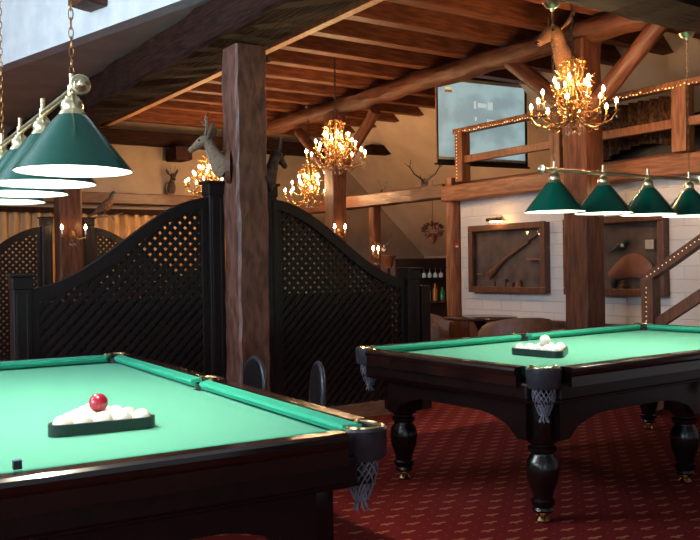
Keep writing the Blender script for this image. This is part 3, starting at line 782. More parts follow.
# hollow nearest the rack centre: shift so that the ball rests on three others
def hollow(ctr, rot, k2, r_):
    h = Rr*math.sqrt(3)/2
    x = (k2-(4-r_)/2+.5)*Rr; y = -side/(2*math.sqrt(3)) + r_*h + h/3
    return (ctr[0]+x*math.cos(rot)-y*math.sin(rot), ctr[1]+x*math.sin(rot)+y*math.cos(rot))
on_top(hollow(R1C, .46, 1, 1), 0, BRed, 'dark red ball lying on top of the white balls')
o = BW.copy(); COL.objects.link(o); on_top(hollow(R2C, -.87, 1, 1), 0, o, 'white ball lying on top of the other balls on the farther table')

# chalk on the near rail
bm = bmesh.new(); box(bm, (-.011, -.011, 0), (.011, .011, .021), .001); 
def T1P(a, b, z): return Vector((T1C.x+a*math.cos(T1R)-b*math.sin(T1R), T1C.y+a*math.sin(T1R)+b*math.cos(T1R), z))
ck = thing('chalk_cube', 'small dark cube of chalk on the near rail of the left table', 'chalk', T1P(-1.412, .33, .8335), T1R)
obj('chalk_body', bm, 'chalk', ck); bm = bmesh.new(); box(bm, (-.0108, -.0108, .0211), (.0108, .0108, .024)); obj('chalk_face', bm, 'chalk_top', ck)

# ------------------------------------------------------------------ billiard lamps
def chain(bm, z0, z1, x=0, y=0, pitch=.030, w=.0075, r=.0019):
    n = int((z1-z0)/pitch)
    for i in range(n):
        zc = z0+(i+.5)*(z1-z0)/n; hh = (z1-z0)/n*.68
        pts = []
        for k2 in range(8):
            a = 2*PI*k2/8; u = w*math.cos(a); v = hh*math.sin(a)
            pts.append((x+(u if i % 2 else 0), y+(0 if i % 2 else u), zc+v))
        tube(bm, pts, r, 4, closed=True)
def lamp(label, p, rot, span, zbar, ztop, canopy, chmat='bronze'):
    """p: under the first shade; shades along local x"""
    T = thing('billiard_lamp', label, 'billiard lamp', (p[0], p[1], zbar), rot, 'billiard table lamps')
    sp = span/3
    bm = bmesh.new(); tube(bm, [(-.09, 0, 0), (span+.09, 0, 0)], .012, 12); 
    obj('bar', bm, 'pale_brass', T)
    for s, x in ((-1, -.09), (1, span+.09)):
        bm = bmesh.new(); prof = [(0, 0), (.016, .0), (.018, .014), (.040, .018), (.044, .026), (.040, .034), (.030, .037), (.028, .043), (.020, .046), (.014, .050), (.016, .056), (.012, .064), (0, .068)]
        lathe(bm, [(r_*.75, s*z*.75) for r_, z in prof], 24, (x, 0, 0), 'x'); obj('end_finial', bm, 'pale_brass', T)
    proto = None
    for i in range(4):
        x = i*sp
        if proto is None:
            bm = bmesh.new()
            lathe(bm, [(0, .055), (.008, .055), (.008, .02), (.014, .018), (.014, -.014), (.022, -.018), (.024, -.026), (.032, -.032), (.036, -.045), (.034, -.060), (.040, -.068), (.044, -.078), (.0, -.079)], 20)
            nk = obj('socket', bm, 'pale_brass', T)
            bm = bmesh.new(); H = .178; r0, r1 = .042, .185; zt = -.076; zb = zt-H
            pf = [(r0, zt), (r0+.004, zt-.003)] + [(r0+(r1-r0)*t+.004*(1-t), zt+(zb-zt)*t) for t in (.1, .3, .5, .7, .9)] + [(r1, zb), (r1-.001, zb-.003)]
            lathe(bm, pf, 48); sh = obj('lamp_shade', bm, 'green_enamel', nk)
            bm = bmesh.new(); lathe(bm, [(r1-.001, zb-.0032), (r1-.005, zb-.001), (r1-.006, zb+.003)] + [(r0+(r1-.006-r0)*t-.002, zt-.004+(zb-zt)*t) for t in (.9, .6, .3, .02)] + [(0, zt-.006)], 48)
            li = obj('shade_lining', bm, 'white_enamel', nk)
            bm = bmesh.new(); ball(bm, (0, 0, zb+.118), .028, 14); tube(bm, [(0, 0, zb+.14), (0, 0, zt-.006)], .014, 8)
            bu = obj('bulb', bm, 'bulb_table', nk)
            proto = (nk, [sh, li, bu])
        else:
            nk = proto[0].copy(); COL.objects.link(nk); nk.location = (x, 0, 0); nk.parent = T
            for q in proto[1]:
                c = q.copy(); COL.objects.link(c); c.parent = nk
    for i in (0, 3):
        bm = bmesh.new(); chain(bm, .05, ztop-zbar-(.03 if canopy else 0), i*sp, 0); obj('chain', bm, chmat, T)
        if canopy:
            bm = bmesh.new(); lathe(bm, [(0, -.05), (.012, -.05), (.016, -.035), (.040, -.025), (.055, 0), (0, 0)], 20, (i*sp, 0, ztop-zbar)); obj('ceiling_canopy', bm, 'pale_brass', T)
    return T
lamp('green-shaded brass billiard lamp over the near table', (-.88, 2.72), T1R, 1.35, 1.925, 5.0, True)
lamp('green-shaded brass billiard lamp over the farther table', (1.27, 5.25), A, 1.35, 1.925, 2.955, True)

# ------------------------------------------------------------------ chandeliers
def leaf(bm, p, d, s, mi=0):
    d = Vector(d).normalized(); u = d.orthogonal().normalized(); u = (Matrix.Rotation(random.uniform(0, 2*PI), 3, d) @ u)
    w = d.cross(u); p = Vector(p)
    a = bm.verts.new(p); b = bm.verts.new(p+d*s*.5+u*s*.24+w*s*.07); c = bm.verts.new(p+d*s); e = bm.verts.new(p+d*s*.5-u*s*.24+w*s*.07); f = bm.verts.new(p+d*s*.5-w*s*.05)
    for q in ((a, b, f), (b, c, f), (c, e, f), (e, a, f)): bm.faces.new(q).material_index = mi
def make_chandelier(label, loc, ztop, rot=0.0):
    T = thing('chandelier', label, 'chandelier', loc, rot, 'candle chandeliers')
    bm = bmesh.new(); lathe(bm, [(0, -.16), (.015, -.15), (.028, -.12), (.012, -.09), (.03, -.05), (.045, -.02), (.03, .02), (.014, .05), (.02, .12), (.012, .18), (.016, .3), (.010, .36), (.016, .42), (0, .43)], 14)
    obj('stem', bm, 'bronze', T)
    bm = bmesh.new(); chain(bm, .42, ztop-loc[2]-.02, pitch=.05, w=.012, r=.004); lathe(bm, [(0, -.04), (.02, -.04), (.05, 0), (0, 0)], 14, (0, 0, ztop-loc[2])); obj('chain', bm, 'black_iron', T)
    # cage of straps at the top
    bm = bmesh.new()
    for i in range(8):
        a = 2*PI*i/8; tube(bm, [(r_*math.cos(a), r_*math.sin(a), z) for r_, z in ((.02, .42), (.075, .39), (.10, .33), (.085, .27), (.05, .22), (.10, .14), (.15, .06), (.10, -.02), (.03, -.08))], .005, 5)
    obj('strap_cage', bm, 'bronze', T)
    random.seed(5); bm = bmesh.new()
    for i in range(230):
        a = random.uniform(0, 2*PI); z = random.uniform(-.10, .42); r_ = (.05+.10*math.sin(min(max((.42-z)/.5, 0), 1)*PI))*random.uniform(.5, 1.25)
        leaf(bm, (r_*math.cos(a), r_*math.sin(a), z), (math.cos(a), math.sin(a), random.uniform(-.6, .9)), random.uniform(.022, .05))
    o = obj('foliage', bm, 'gold_leaf', T)
    tiers = [(8, .355, .0, 0.1), (6, .25, .115, .5), (5, .15, .205, .2)]
    for n_, r_, z_, ph in tiers:
        arm0 = None
        for i in range(n_):
            a = ph+2*PI*i/n_
            if arm0 is None:
                bm = bmesh.new()
                tube(bm, [(.02, 0, z_-.05), (r_*.3, 0, z_-.13), (r_*.6, 0, z_-.155), (r_*.88, 0, z_-.12), (r_, 0, z_-.055)], [.009, .008, .007, .006, .005], 6)
                tube(bm, [(r_*.45, 0, z_-.15), (r_*.5, .03, z_-.19), (r_*.58, .03, z_-.185), (r_*.57, 0, z_-.16)], .004, 5)
                for j in range(5):
                    t = .3+.14*j; leaf(bm, (r_*t, 0, z_-.14), (.4, random.choice((-1, 1)), random.uniform(-.6, .5)), .05)
                lathe(bm, [(0, -.056), (.022, -.05), (.028, -.040), (.012, -.038), (0, -.037)], 12, (r_, 0, z_))
                arm = obj('arm', bm, 'bronze', T); arm.rotation_euler = (0, 0, a)
                bm = bmesh.new(); lathe(bm, [(0, -.04), (.010, -.04), (.010, .015), (0, .016)], 8, (r_, 0, z_)); cd = obj('candle_sleeve', bm, 'gold_leaf', arm)
                bm = bmesh.new(); lathe(bm, [(0, .016), (.008, .018), (.0135, .030), (.011, .046), (.004, .060), (0, .064)], 8, (r_, 0, z_)); bb = obj('bulb', bm, 'bulb_chand', arm)
                bm = bmesh.new(); tube(bm, [(r_, 0, z_-.056), (r_, 0, z_-.085)], .0012, 4); lathe(bm, [(0, -.115), (.009, -.103), (.006, -.09), (0, -.084)], 6, (r_, 0, z_)); cs = obj('crystal_drop', bm, 'crystal', arm)
                arm0 = (arm, [cd, bb, cs])
            else:
                ar = arm0[0].copy(); COL.objects.link(ar); ar.rotation_euler = (0, 0, a); ar.parent = T
                for q in arm0[1]:
                    c = q.copy(); COL.objects.link(c); c.parent = ar
    for i in range(14):
        a = 2*PI*i/14; r_ = .12 if i % 2 else .06; z = -.13 if i % 2 else -.2
        if i == 0:
            bm = bmesh.new(); tube(bm, [(0, 0, .08), (0, 0, -.002)], .001, 4); lathe(bm, [(0, -.035), (.010, -.02), (.006, -.005), (0, 0)], 6)
            cp = obj('crystal_pendant', bm, 'crystal', T); q = cp
        else:
            q = cp.copy(); COL.objects.link(q); q.parent = T
        q.location = (r_*math.cos(a), r_*math.sin(a), z)
    return T
Cx = R(5.60, 5.0, 2.67); C2 = R(5.43, 8.5, 2.67)
ch = make_chandelier('largest candle chandelier, hanging in front of the red-brown post', Cx, 3.93, .3)
dup(ch, C2, .9, 'candle chandelier hanging before the distant post under the log')
dup(ch, Vector((-.58, 12.5, 2.44)), 1.6, 'half-hidden chandelier just above the right lattice screen')
dup(ch, Vector((-2.12, 12.9, 2.64)), 2.2, 'small distant chandelier left of the weathered post, under the deer head')

# ------------------------------------------------------------------ sconces
def sconce(label, loc, rotz, arms=((-.11,), (.11,)), scale=1.0, hgt=0.0):
    T = thing('candle_sconce', label, 'sconce', loc, rotz, 'candle sconces')
    bm = bmesh.new(); lathe(bm, [(0, 0), (.045, 0), (.04, .012), (0, .02)], 14, axis='y'); 
    for v in bm.verts: v.co.z *= 1.7; v.co.y *= -1
    obj('back_plate', bm, 'bronze', T)
    for (dx,) in arms:
        bm = bmesh.new(); tube(bm, [(0, -.015, 0), (dx*.5, -.07, -.05), (dx, -.10, -.03), (dx, -.10, .0)], .006, 6); lathe(bm, [(0, 0), (.024, .004), (.026, .012), (0, .012)], 12, (dx, -.10, 0))
        ar = obj('arm', bm, 'bronze', T)
        bm = bmesh.new(); lathe(bm, [(0, .01), (.011, .01), (.011, .07), (0, .07)], 10, (dx, -.10, 0)); obj('candle_sleeve', bm, 'white_plain', ar)
        bm = bmesh.new(); lathe(bm, [(0, .07), (.010, .075), (.019, .093), (.014, .115), (.004, .135), (0, .138)], 10, (dx, -.10, 0)); obj('bulb', bm, 'bulb_sconce', ar)
    for i in range(6):
        bm = bmesh.new(); tube(bm, [((i-2.5)*.016, -.06, -.04), ((i-2.5)*.016, -.06, -.102-.01*(i % 3))], .0012, 4); lathe(bm, [(0, -.03), (.011, -.016), (0, 0)], 6, ((i-2.5)*.016, -.06, -.10-.01*(i % 3)))
        obj('crystal_pendant', bm, 'crystal', T)
    T.scale = (scale,)*3
    return T
def face(c): return math.atan2(c[1], c[0]) - PI/2   # rotation so that local -Y looks at the camera
fc = A
sc0 = sconce('twin candle sconce on the distant dark red post', P4+R(0, -.16)+Vector((0, 0, 1.80)), fc, ((-.15,), (.15,)))
sconce('candle sconce at the far left edge, beside the curtain', R(2.30, 12.4, 1.72), fc, ((.06,),))
sconce('twin candle sconce low on the post under the middle chandelier', P2+R(-.05, -.13)+Vector((0, 0, 1.80)), fc, ((-.12,), (.05,)))
sconce('twin candle sconce on the thin post near the bar', R(7.13, 10.16, 1.50), fc, ((-.09,), (.0,)))
sconce('single candle sconce on the red-brown post behind the lamp shades', P3+R(-.02, -.155)+Vector((0, 0, 1.93)), fc, ((.05,),))

# ------------------------------------------------------------------ display cases
def case(label, c2mid, zmid=1.415, w=1.30, h=.83):
    T = thing('display_case', label, 'display case', R(C1_WALL-.002, c2mid, zmid), A - PI/2, 'wall display cases')
    # local x runs along -c2, local -y looks out of the wall ... box depth .16
    D = .085; fw = .075
    bm = bmesh.new()
    for lo, hi in (((-w/2, -D-.02, h/2-fw), (w/2, -D+.02, h/2)), ((-w/2, -D-.02, -h/2), (w/2, -D+.02, -h/2+fw)), ((-w/2, -D-.02, -h/2+fw), (-w/2+fw, -D+.02, h/2-fw)), ((w/2-fw, -D-.02, -h/2+fw), (w/2, -D+.02, h/2-fw))):
        box(bm, lo, hi, .008)
    obj('frame', bm, 'frame_wood', T)
    bm = bmesh.new(); t = .02
    box(bm, (-w/2+.01, -D+.015, h/2-.03), (w/2-.01, 0, h/2-.01)); box(bm, (-w/2+.01, -D+.015, -h/2+.01), (w/2-.01, 0, -h/2+.03))
    box(bm, (-w/2+.01, -D+.015, -h/2+.03), (-w/2+.03, 0, h/2-.03)); box(bm, (w/2-.03, -D+.015, -h/2+.03), (w/2-.01, 0, h/2-.03))
    obj('case_side', bm, 'frame_wood', T)
    bm = bmesh.new(); box(bm, (-w/2+.02, -.012, -h/2+.02), (w/2-.02, -.002, h/2-.02)); obj('back_panel', bm, 'case_back', T)
    bm = bmesh.new(); box(bm, (-w/2+.06, -D-.002, -h/2+.06), (w/2-.06, -D+.002, h/2-.06)); obj('glass_front', bm, 'glass', T)
    return T
CB1, CB2 = 7.48, 5.905
# place_in: local x of the case (pointing along -c2), y depth, z
case('framed display case with a hunting rifle, left of the red-brown post', CB1)
case('framed display case with a small bird, right of the red-brown post', CB2)
def inC(c2mid, x, y, z): return R(C1_WALL-.002+y, c2mid-x, 1.415+z)
ICR = A - PI/2
# rifle
rf = thing('hunting_rifle', 'dark hunting rifle hung diagonally in the left display case', 'rifle', inC(CB1, .05, -.04, .05), ICR); 
bm = bmesh.new(); tube(bm, [(-.05, 0, -.02), (.55, 0, .27)], .011, 8); obj('barrel', bm, 'black_iron', rf)
bm = bmesh.new(); loft(bm, [(.30, 0, .135, .014, .016), (.0, 0, -.01, .017, .022), (-.12, 0, -.075, .017, .022), (-.22, 0, -.14, .02, .035), (-.36, 0, -.235, .02, .055), (-.40, 0, -.26, .018, .058)], 10); obj('stock', bm, 'frame_wood', rf)
bm = bmesh.new(); tube(bm, [(-.1+.03*math.cos(a), 0, -.095+.025*math.sin(a)) for a in [2*PI*i/10 for i in range(10)]], .003, 4, closed=True); obj('trigger_guard', bm, 'black_iron', rf)
bm = bmesh.new(); box(bm, (-.08, -.03, -.13), (.08, .03, 0), .01); box(bm, (.10, -.03, -.13), (.20, .03, -.04), .01); box(bm, (-.30, -.02, -.13), (-.12, .03, -.03), .01)
tag(obj('wooden_block', bm, 'case_back', loc=inC(CB1, -.1, -.045, -.25), rotz=ICR), 'dark wooden blocks at the foot of the left display case', 'block')
bm = bmesh.new(); lathe(bm, [(0, 0), (.035, 0), (.045, .05), (.03, .10), (.035, .12), (0, .12)], 14)
tag(obj('copper_cup', bm, 'hood', loc=inC(CB1, .18, -.045, -.383), smooth=True), 'small copper cup at the bottom of the rifle case', 'cup')
bm = bmesh.new(); box(bm, (0, -.04, 0), (.22, .02, .02), .003)
tag(obj('wooden_shelf', bm, 'fascia', loc=inC(CB1, .33, -.03, -.03), rotz=ICR), 'little lit shelf at the right side of the rifle case', 'shelf')
bm = bmesh.new(); box(bm, (0, 0, 0), (.09, .004, .012)); tag(obj('name_plate', bm, 'pale_brass', loc=inC(CB1, -.54, -.05, -.19), rotz=ICR), 'tiny pale plate at the lower left of the rifle case', 'plate')
def statuette(label, x, z, h, mat):
    bm = bmesh.new(); lathe(bm, [(0, 0), (.045, 0), (.045, .02), (.02, .03), (.028, h*.4), (.035, h*.6), (.015, h*.78), (.022, h*.88), (.012, h), (0, h)], 14)
    tag(obj('statuette', bm, mat, loc=inC(CB2, x, -.048, z), smooth=True), label, 'statuette', 'statuettes in the right display case')
statuette('dark statuette in the bird case, nearest the red-brown post', .0, -.385, .24, 'black_iron'); statuette('shorter dark statuette beside the taller one, in the bird case', .12, -.385, .13, 'bronze'); statuette('small squat figure in the bird case, nearest the stairs', .48, -.385, .14, 'black_iron')
bd = thing('mounted_bird', 'small dark bird with pale breast in the right display case', 'bird', inC(CB2, .10, -.045, .10), ICR)
bm = bmesh.new(); loft(bm, [(-.16, 0, -.06, .008, .006), (-.08, 0, -.03, .02, .016), (-.02, 0, 0, .035, .035), (.04, 0, .025, .03, .032), (.07, 0, .05, .022, .022), (.09, 0, .048, .012, .01), (.12, 0, .04, .003, .003)], 12); obj('body', bm, 'feather_green', bd)
bm = bmesh.new(); ball(bm, (.028, -.02, .008), .022, 10); obj('breast', bm, 'feather_white', bd)
bm = bmesh.new(); box(bm, (0, -.006, 0), (.13, 0, .12), .002); fr = obj('framed_print', bm, 'frame_wood', loc=inC(CB2, .37, -.03, .05), rotz=ICR); tag(fr, 'small framed print hanging inside the bird case', 'picture')
bm = bmesh.new(); box(bm, (.015, -.009, .015), (.115, -.005, .105)); obj('print', bm, 'paper', fr)
bm = bmesh.new()
random.seed(3)
loft(bm, [(-.25, 0, -.02, .03, .05), (-.1, 0, .06, .04, .10), (.05, 0, .10, .04, .13), (.2, 0, .05, .04, .10), (.3, 0, -.04, .03, .04)], 10)
tag(obj('mossy_rock', bm, 'hood', loc=inC(CB2, .2, -.045, -.20), rotz=ICR), 'reddish rock shape behind the statuettes in the bird case', 'rock')
# picture light
pl = thing('picture_light', 'brass picture light above the rifle display case', 'picture light', R(C1_WALL, 7.56, 1.87), A-PI/2)
bm = bmesh.new(); tube(bm, [(0, 0, 0), (0, -.06, .06), (0, -.13, .05), (-.0, -.17, .02)], .006, 6); obj('bracket', bm, 'brass', pl)
bm = bmesh.new(); tube(bm, [(-.14, -.17, .015), (.14, -.17, .015)], .022, 10); obj('reflector', bm, 'brass', pl)
bm = bmesh.new(); tube(bm, [(-.10, -.155, -.008), (.10, -.155, -.008)], .009, 8); obj('bulb', bm, 'bulb_sconce', pl)
bm = bmesh.new(); box(bm, (-.022, -.004, -.03), (.022, 0, .03)); 
sg = obj('red_sticker', bm, 'red_sign', loc=R(7.2, 8.47, 1.60)+R(-.02, -.088), rotz=A); tag(sg, 'small red and white sticker on the slim corner post', 'sticker')
bm = bmesh.new(); box(bm, (-.018, -.006, -.028), (.018, -.0035, -.008)); obj('white_band', bm, 'white_plain', sg)
sg.rotation_euler = (0, 0, .30)

# ------------------------------------------------------------------ projector screen
SA_ = math.atan2(.67, 1.32)
ps = thing('projection_screen', 'hanging projection screen with pale blue picture, above the gallery railing', 'projection screen', (1.14, 11.0, 2.67), 0)
pA, pB_ = Vector((1.14, 11.0, 0)), Vector((2.46, 11.67, 0)); sw = (pB_-pA).length; sa = math.atan2(.67, 1.32); ps.rotation_euler = (0, 0, sa)
zt, zb0 = 1.15, 0.0
bm = bmesh.new(); box(bm, (.0, 0, .0), (sw, .004, zt)); obj('border', bm, 'black_iron', ps)
bm = bmesh.new(); box(bm, (.035, -.003, .085), (sw-.045, -.001, zt-.075)); obj('picture', bm, 'projected', ps)
bm = bmesh.new(); box(bm, (.03, -.0025, .05), (sw-.04, -.0005, .085)); obj('blank_strip', bm, 'paper', ps)
bm = bmesh.new(); box(bm, (.03, -.0025, zt-.075), (sw-.04, -.0005, zt-.03)); obj('blank_strip', bm, 'paper', ps)
bm = bmesh.new(); tube(bm, [(-.03, 0, -.012), (sw+.03, 0, -.012)], .014, 8); obj('weight_bar', bm, 'black_iron', ps)
bm = bmesh.new(); box(bm, (-.05, -.035, zt), (sw+.05, .035, zt+.08), .01); obj('roller_housing', bm, 'black_iron', ps)
bm = bmesh.new(); box(bm, (-.006, -.006, .0), (.012, -.001, zt)); obj('side_edge', bm, 'plank', ps)
# projected marks
e1 = emit_mat('picture_light_patch', (0.62, 0.76, 0.76), .60); e2 = emit_mat('picture_red_mark', (0.35, 0.12, 0.06), .7); e3 = emit_mat('picture_yellow_mark', (0.75, 0.72, 0.10), .8)
pic = [c for c in bpy.data.objects if c.parent == ps and c.name.startswith('picture')][0]
bm = bmesh.new()
bm.free()
for x0, z0, x1, z1 in ((.60, .74, .63, .84), (.66, .76, .80, .82), (.82, .74, .90, .84), (.80, .52, .98, .61), (.61, .58, .635, .63)):
    bm = bmesh.new(); box(bm, (x0, -.006, z0), (x1, -.0032, z1)); obj('projected_caption', bm, e1, pic)
bm = bmesh.new(); box(bm, (.14, -.006, .925), (.25, -.0032, .96)); obj('projected_crest', bm, e2, pic)
bm = bmesh.new()
for i in range(3): prism_pts = None; box(bm, (.15+i*.033, -.006, .962), (.172+i*.033, -.0032, .99))
obj('projected_crown', bm, e3, pic)

# ------------------------------------------------------------------ curtains on the far wall
bm = bmesh.new(); n = 420; top = []; bot = []
for i in range(n+1):
    x = -.5+7.4*i/n; y = C2_BACK-.22+.045*math.sin(x*2*PI/.17)+.008*math.sin(x*9)
    top.append(bm.verts.new((x, y, 2.24))); bot.append(bm.verts.new((x, y, .1)))
for i in range(n): bm.faces.new((top[i], top[i+1], bot[i+1], bot[i])).smooth = True
ct = thing('pleated_curtain', 'long golden-brown pleated curtain along the far wall', 'curtain', (0, 0, 0), A); obj('cloth', bm, 'curtain', ct).modifiers.new('s', 'SOLIDIFY').thickness = .008
bm = bmesh.new(); box(bm, (-.6, C2_BACK-.30, 2.24), (7.0, C2_BACK-.14, 2.32)); obj('pelmet', bm, 'timber_dark', ct)

# ------------------------------------------------------------------ mounted heads
def deer(label, base, rotz, fur='fur', size=1.0, antlers=True, pitch=0.0, plaque=True, horn='horn', neck='up', chest='fur_light', group='mounted deer heads'):
    """base: on the post; local +x points away from the post, head looks along +x"""
    T = thing('mounted_deer_head', label, 'mounted deer head', base, rotz, group)
    S = size
    bm = bmesh.new()
    spec = [(.0, 0, -.10, .075, .105), (.05, 0, -.05, .080, .105), (.10, 0, .02, .062, .080), (.145, 0, .10, .050, .060), (.170, 0, .155, .050, .056), (.200, 0, .190, .055, .058), (.242, 0, .180, .053, .054), (.285, 0, .150, .039, .042), (.322, 0, .122, .028, .032), (.350, 0, .102, .026, .028), (.366, 0, .090, .014, .016)]
    loft(bm, spec, 16, 4)
    for v in bm.verts: v.co *= S
    o = obj('head_and_neck', bm, fur, T)
    bm = bmesh.new(); ball(bm, (.362, 0, .100), .019, 10, .8)
    for v in bm.verts: v.co *= S
    obj('nose', bm, 'eye', o)
    bm = bmesh.new(); loft(bm, [(.045, 0, -.125, .055, .04), (.10, 0, -.045, .050, .045), (.15, 0, .03, .036, .04), (.185, 0, .10, .026, .03)], 12)
    for v in bm.verts: v.co *= S
    obj('chest_fur', bm, chest, o)
    for s in (-1, 1):
        bm = bmesh.new(); ball(bm, (.262, s*.046, .192), .012, 10)
        for v in bm.verts: v.co *= S
        obj('eye', bm, 'eye', o)
        bm = bmesh.new(); tube(bm, [(.180, s*.045, .205), (.150, s*.080, .250), (.128, s*.108, .305), (.115, s*.120, .355)], [.012, .032, .030, .003], 10, flat=.45)
        for v in bm.verts: v.co *= S
        obj('ear', bm, fur, T)
        if antlers:
            bm = bmesh.new(); tube(bm, [(.205, s*.022, .230), (.195, s*.036, .290), (.190, s*.050, .345), (.200, s*.062, .400), (.190, s*.062, .43)], [.012, .010, .008, .006, .002], 7)
            tube(bm, [(.190, s*.046, .330), (.235, s*.050, .365), (.245, s*.050, .39)], [.007, .005, .001], 6); tube(bm, [(.197, s*.060, .385), (.165, s*.072, .415)], [.006, .001], 6)
            for v in bm.verts: v.co *= S
            obj('antler', bm, horn, T)
    if plaque:
        bm = bmesh.new(); n_ = 20; pts = []
        for i in range(n_):
            a = 2*PI*i/n_; pts.append((.115*math.cos(a)*(1+.12*math.sin(a)), .165*math.sin(a)))
        a0 = [bm.verts.new((-.03, x*S, -.06*S+z*S)) for x, z in pts]; b0 = [bm.verts.new((.01, x*S*.93, -.06*S+z*S*.93)) for x, z in pts]
        bm.faces.new(a0); bm.faces.new(list(reversed(b0)))
        for i in range(n_): bm.faces.new((a0[i], b0[i], b0[(i+1) % n_], a0[(i+1) % n_]))
        bmesh.ops.recalc_face_normals(bm, faces=bm.faces); obj('wooden_plaque', bm, 'frame_wood', T)
    return T
# left side of the weathered post, looking left
deer('grey roebuck head with antlers, mounted on the left side of the weathered post', P1+Vector((-.135, -.06, 2.20)), math.radians(182), 'fur', .82)
deer('dark deer head seen from behind, mounted on the right side of the weathered post', P1+Vector((.150, .0, 2.10)), math.radians(60), 'fur_dark', .84, antlers=False, chest='fur_dark', plaque=False)
deer('brown deer head with large ears, high on the red-brown post above the chandelier', P3+Vector((-.12, -.17, 3.25)), math.radians(214), 'fur_brown', 1.35, antlers=False, chest='fur_brown', plaque=False)
deer('small distant roebuck head with tall antlers on the ledge beam', R(5.36, C2_BACK-.15, 2.74), math.radians(-65), 'fur_dark', .78, plaque=True, horn='horn', chest='fur_dark')

def antler_mount(label, loc, rotz, mat, S=1.0, spread=.16, name='mounted_antlers'):
    T = thing(name, label, 'antlers', loc, rotz, 'mounted antlers')
    bm = bmesh.new(); prism(bm, [(.05*math.cos(a)*S, .05*math.sin(a)*S*1.4) for a in [2*PI*i/12 for i in range(12)]], -.012, .012)
    bmesh.ops.rotate(bm, verts=bm.verts, matrix=Matrix.Rotation(PI/2, 3, 'X')); obj('mount', bm, 'frame_wood', T)
    for s in (-1, 1):
        bm = bmesh.new(); tube(bm, [(s*.01, -.01, 0), (s*.05*S, -.04, .06*S), (s*spread*.7*S, -.07, .12*S), (s*spread*S, -.06, .22*S), (s*spread*.9*S, -.03, .32*S)], [.014*S, .013*S, .010*S, .007*S, .002], 8)
        tube(bm, [(s*.05*S, -.04, .06*S), (s*.07*S, -.11, .12*S)], [.009*S, .001], 6); tube(bm, [(s*spread*S, -.06, .21*S), (s*(spread+.07)*S, -.08, .27*S)], [.007*S, .001], 6)
        obj('antler', bm, mat, T)
    return T
am = antler_mount('black curved horns on the right of the weathered post, under the beam', P1+Vector((.17, .03, 3.02)), math.radians(75), 'horn_black', .75); am.rotation_euler = (math.radians(-80), math.radians(15), math.radians(60))
am = antler_mount('widely forked dark antlers standing on the beam near the bar', R(7.12, 8.95, 2.44), A-.6, 'horn_black', 1.0, .20)
am = antler_mount('short dark antler on the beam, farther from the slim corner post than the forked antlers', R(7.15, 10.0, 2.42), A-.2, 'horn', .55, .10)
am = antler_mount('dark antlers on the thin post near the bar', R(7.26, 10.10, 1.60), A-.9, 'horn_black', .7, .2)
# dried cluster hanging by the bar
random.seed(11); bm = bmesh.new()
for i in range(120):
    a = random.uniform(0, 2*PI); b = random.uniform(-1, 1); r_ = .09; p = (r_*math.cos(a)*math.sqrt(1-b*b)*1.3, r_*math.sin(a)*math.sqrt(1-b*b), .05+r_*b*.8)
    leaf(bm, p, (p[0], p[1], p[2]-.05+random.uniform(-.03, .03)), random.uniform(.05, .09))
dc = thing('dried_bouquet', 'dark dried bouquet hanging on the slope left of the slim corner post', 'bouquet', R(8.1, 10.0, 1.82)); obj('leaves', bm, 'leaf_red', dc)
bm = bmesh.new(); lathe(bm, [(0, -.16), (.03, -.14), (.06, -.08), (.07, -.0), (0, 0)], 12); obj('basket', bm, 'hood', dc)
bm = bmesh.new(); tube(bm, [(0, 0, .05), (.0, 0, .80)], .004, 5); obj('cord', bm, 'black_iron', dc)

# pheasant on a branch
ph = thing('mounted_pheasant', 'mounted pheasant on a branch, right of the distant dark red post', 'bird', R(4.05, C2_BACK-.75, 2.27), math.radians(20))
bm = bmesh.new(); loft(bm, [(-.42, 0, -.22, .006, .004), (-.22, 0, -.10, .02, .012), (-.10, 0, -.02, .05, .045), (0, 0, .04, .075, .08), (.07, 0, .12, .055, .065), (.10, 0, .19, .028, .032), (.115, 0, .24, .026, .028), (.14, 0, .265, .026, .024), (.17, 0, .262, .010, .010), (.195, 0, .25, .003, .003)], 14)
obj('body', bm, 'feather', ph)
bm = bmesh.new(); loft(bm, [(.098, 0, .19, .032, .036), (.115, 0, .24, .029, .031), (.14, 0, .266, .028, .026), (.165, 0, .264, .012, .012)], 12); obj('neck', bm, 'feather_green', ph)
for s in (-1, 1):
    bm = bmesh.new(); tube(bm, [(.0, s*.025, -.02), (.0, s*.03, -.10)], .005, 5); obj('leg', bm, 'horn', ph)
bm = bmesh.new(); tube(bm, [(-.30, .05, -.16), (-.1, 0, -.11), (.1, 0, -.10), (.28, .12, -.04)], [.012, .015, .013, .006], 7); tube(bm, [(.1, 0, -.10), (.16, .25, -.14)], [.012, .010], 6); obj('branch', bm, 'horn', ph)

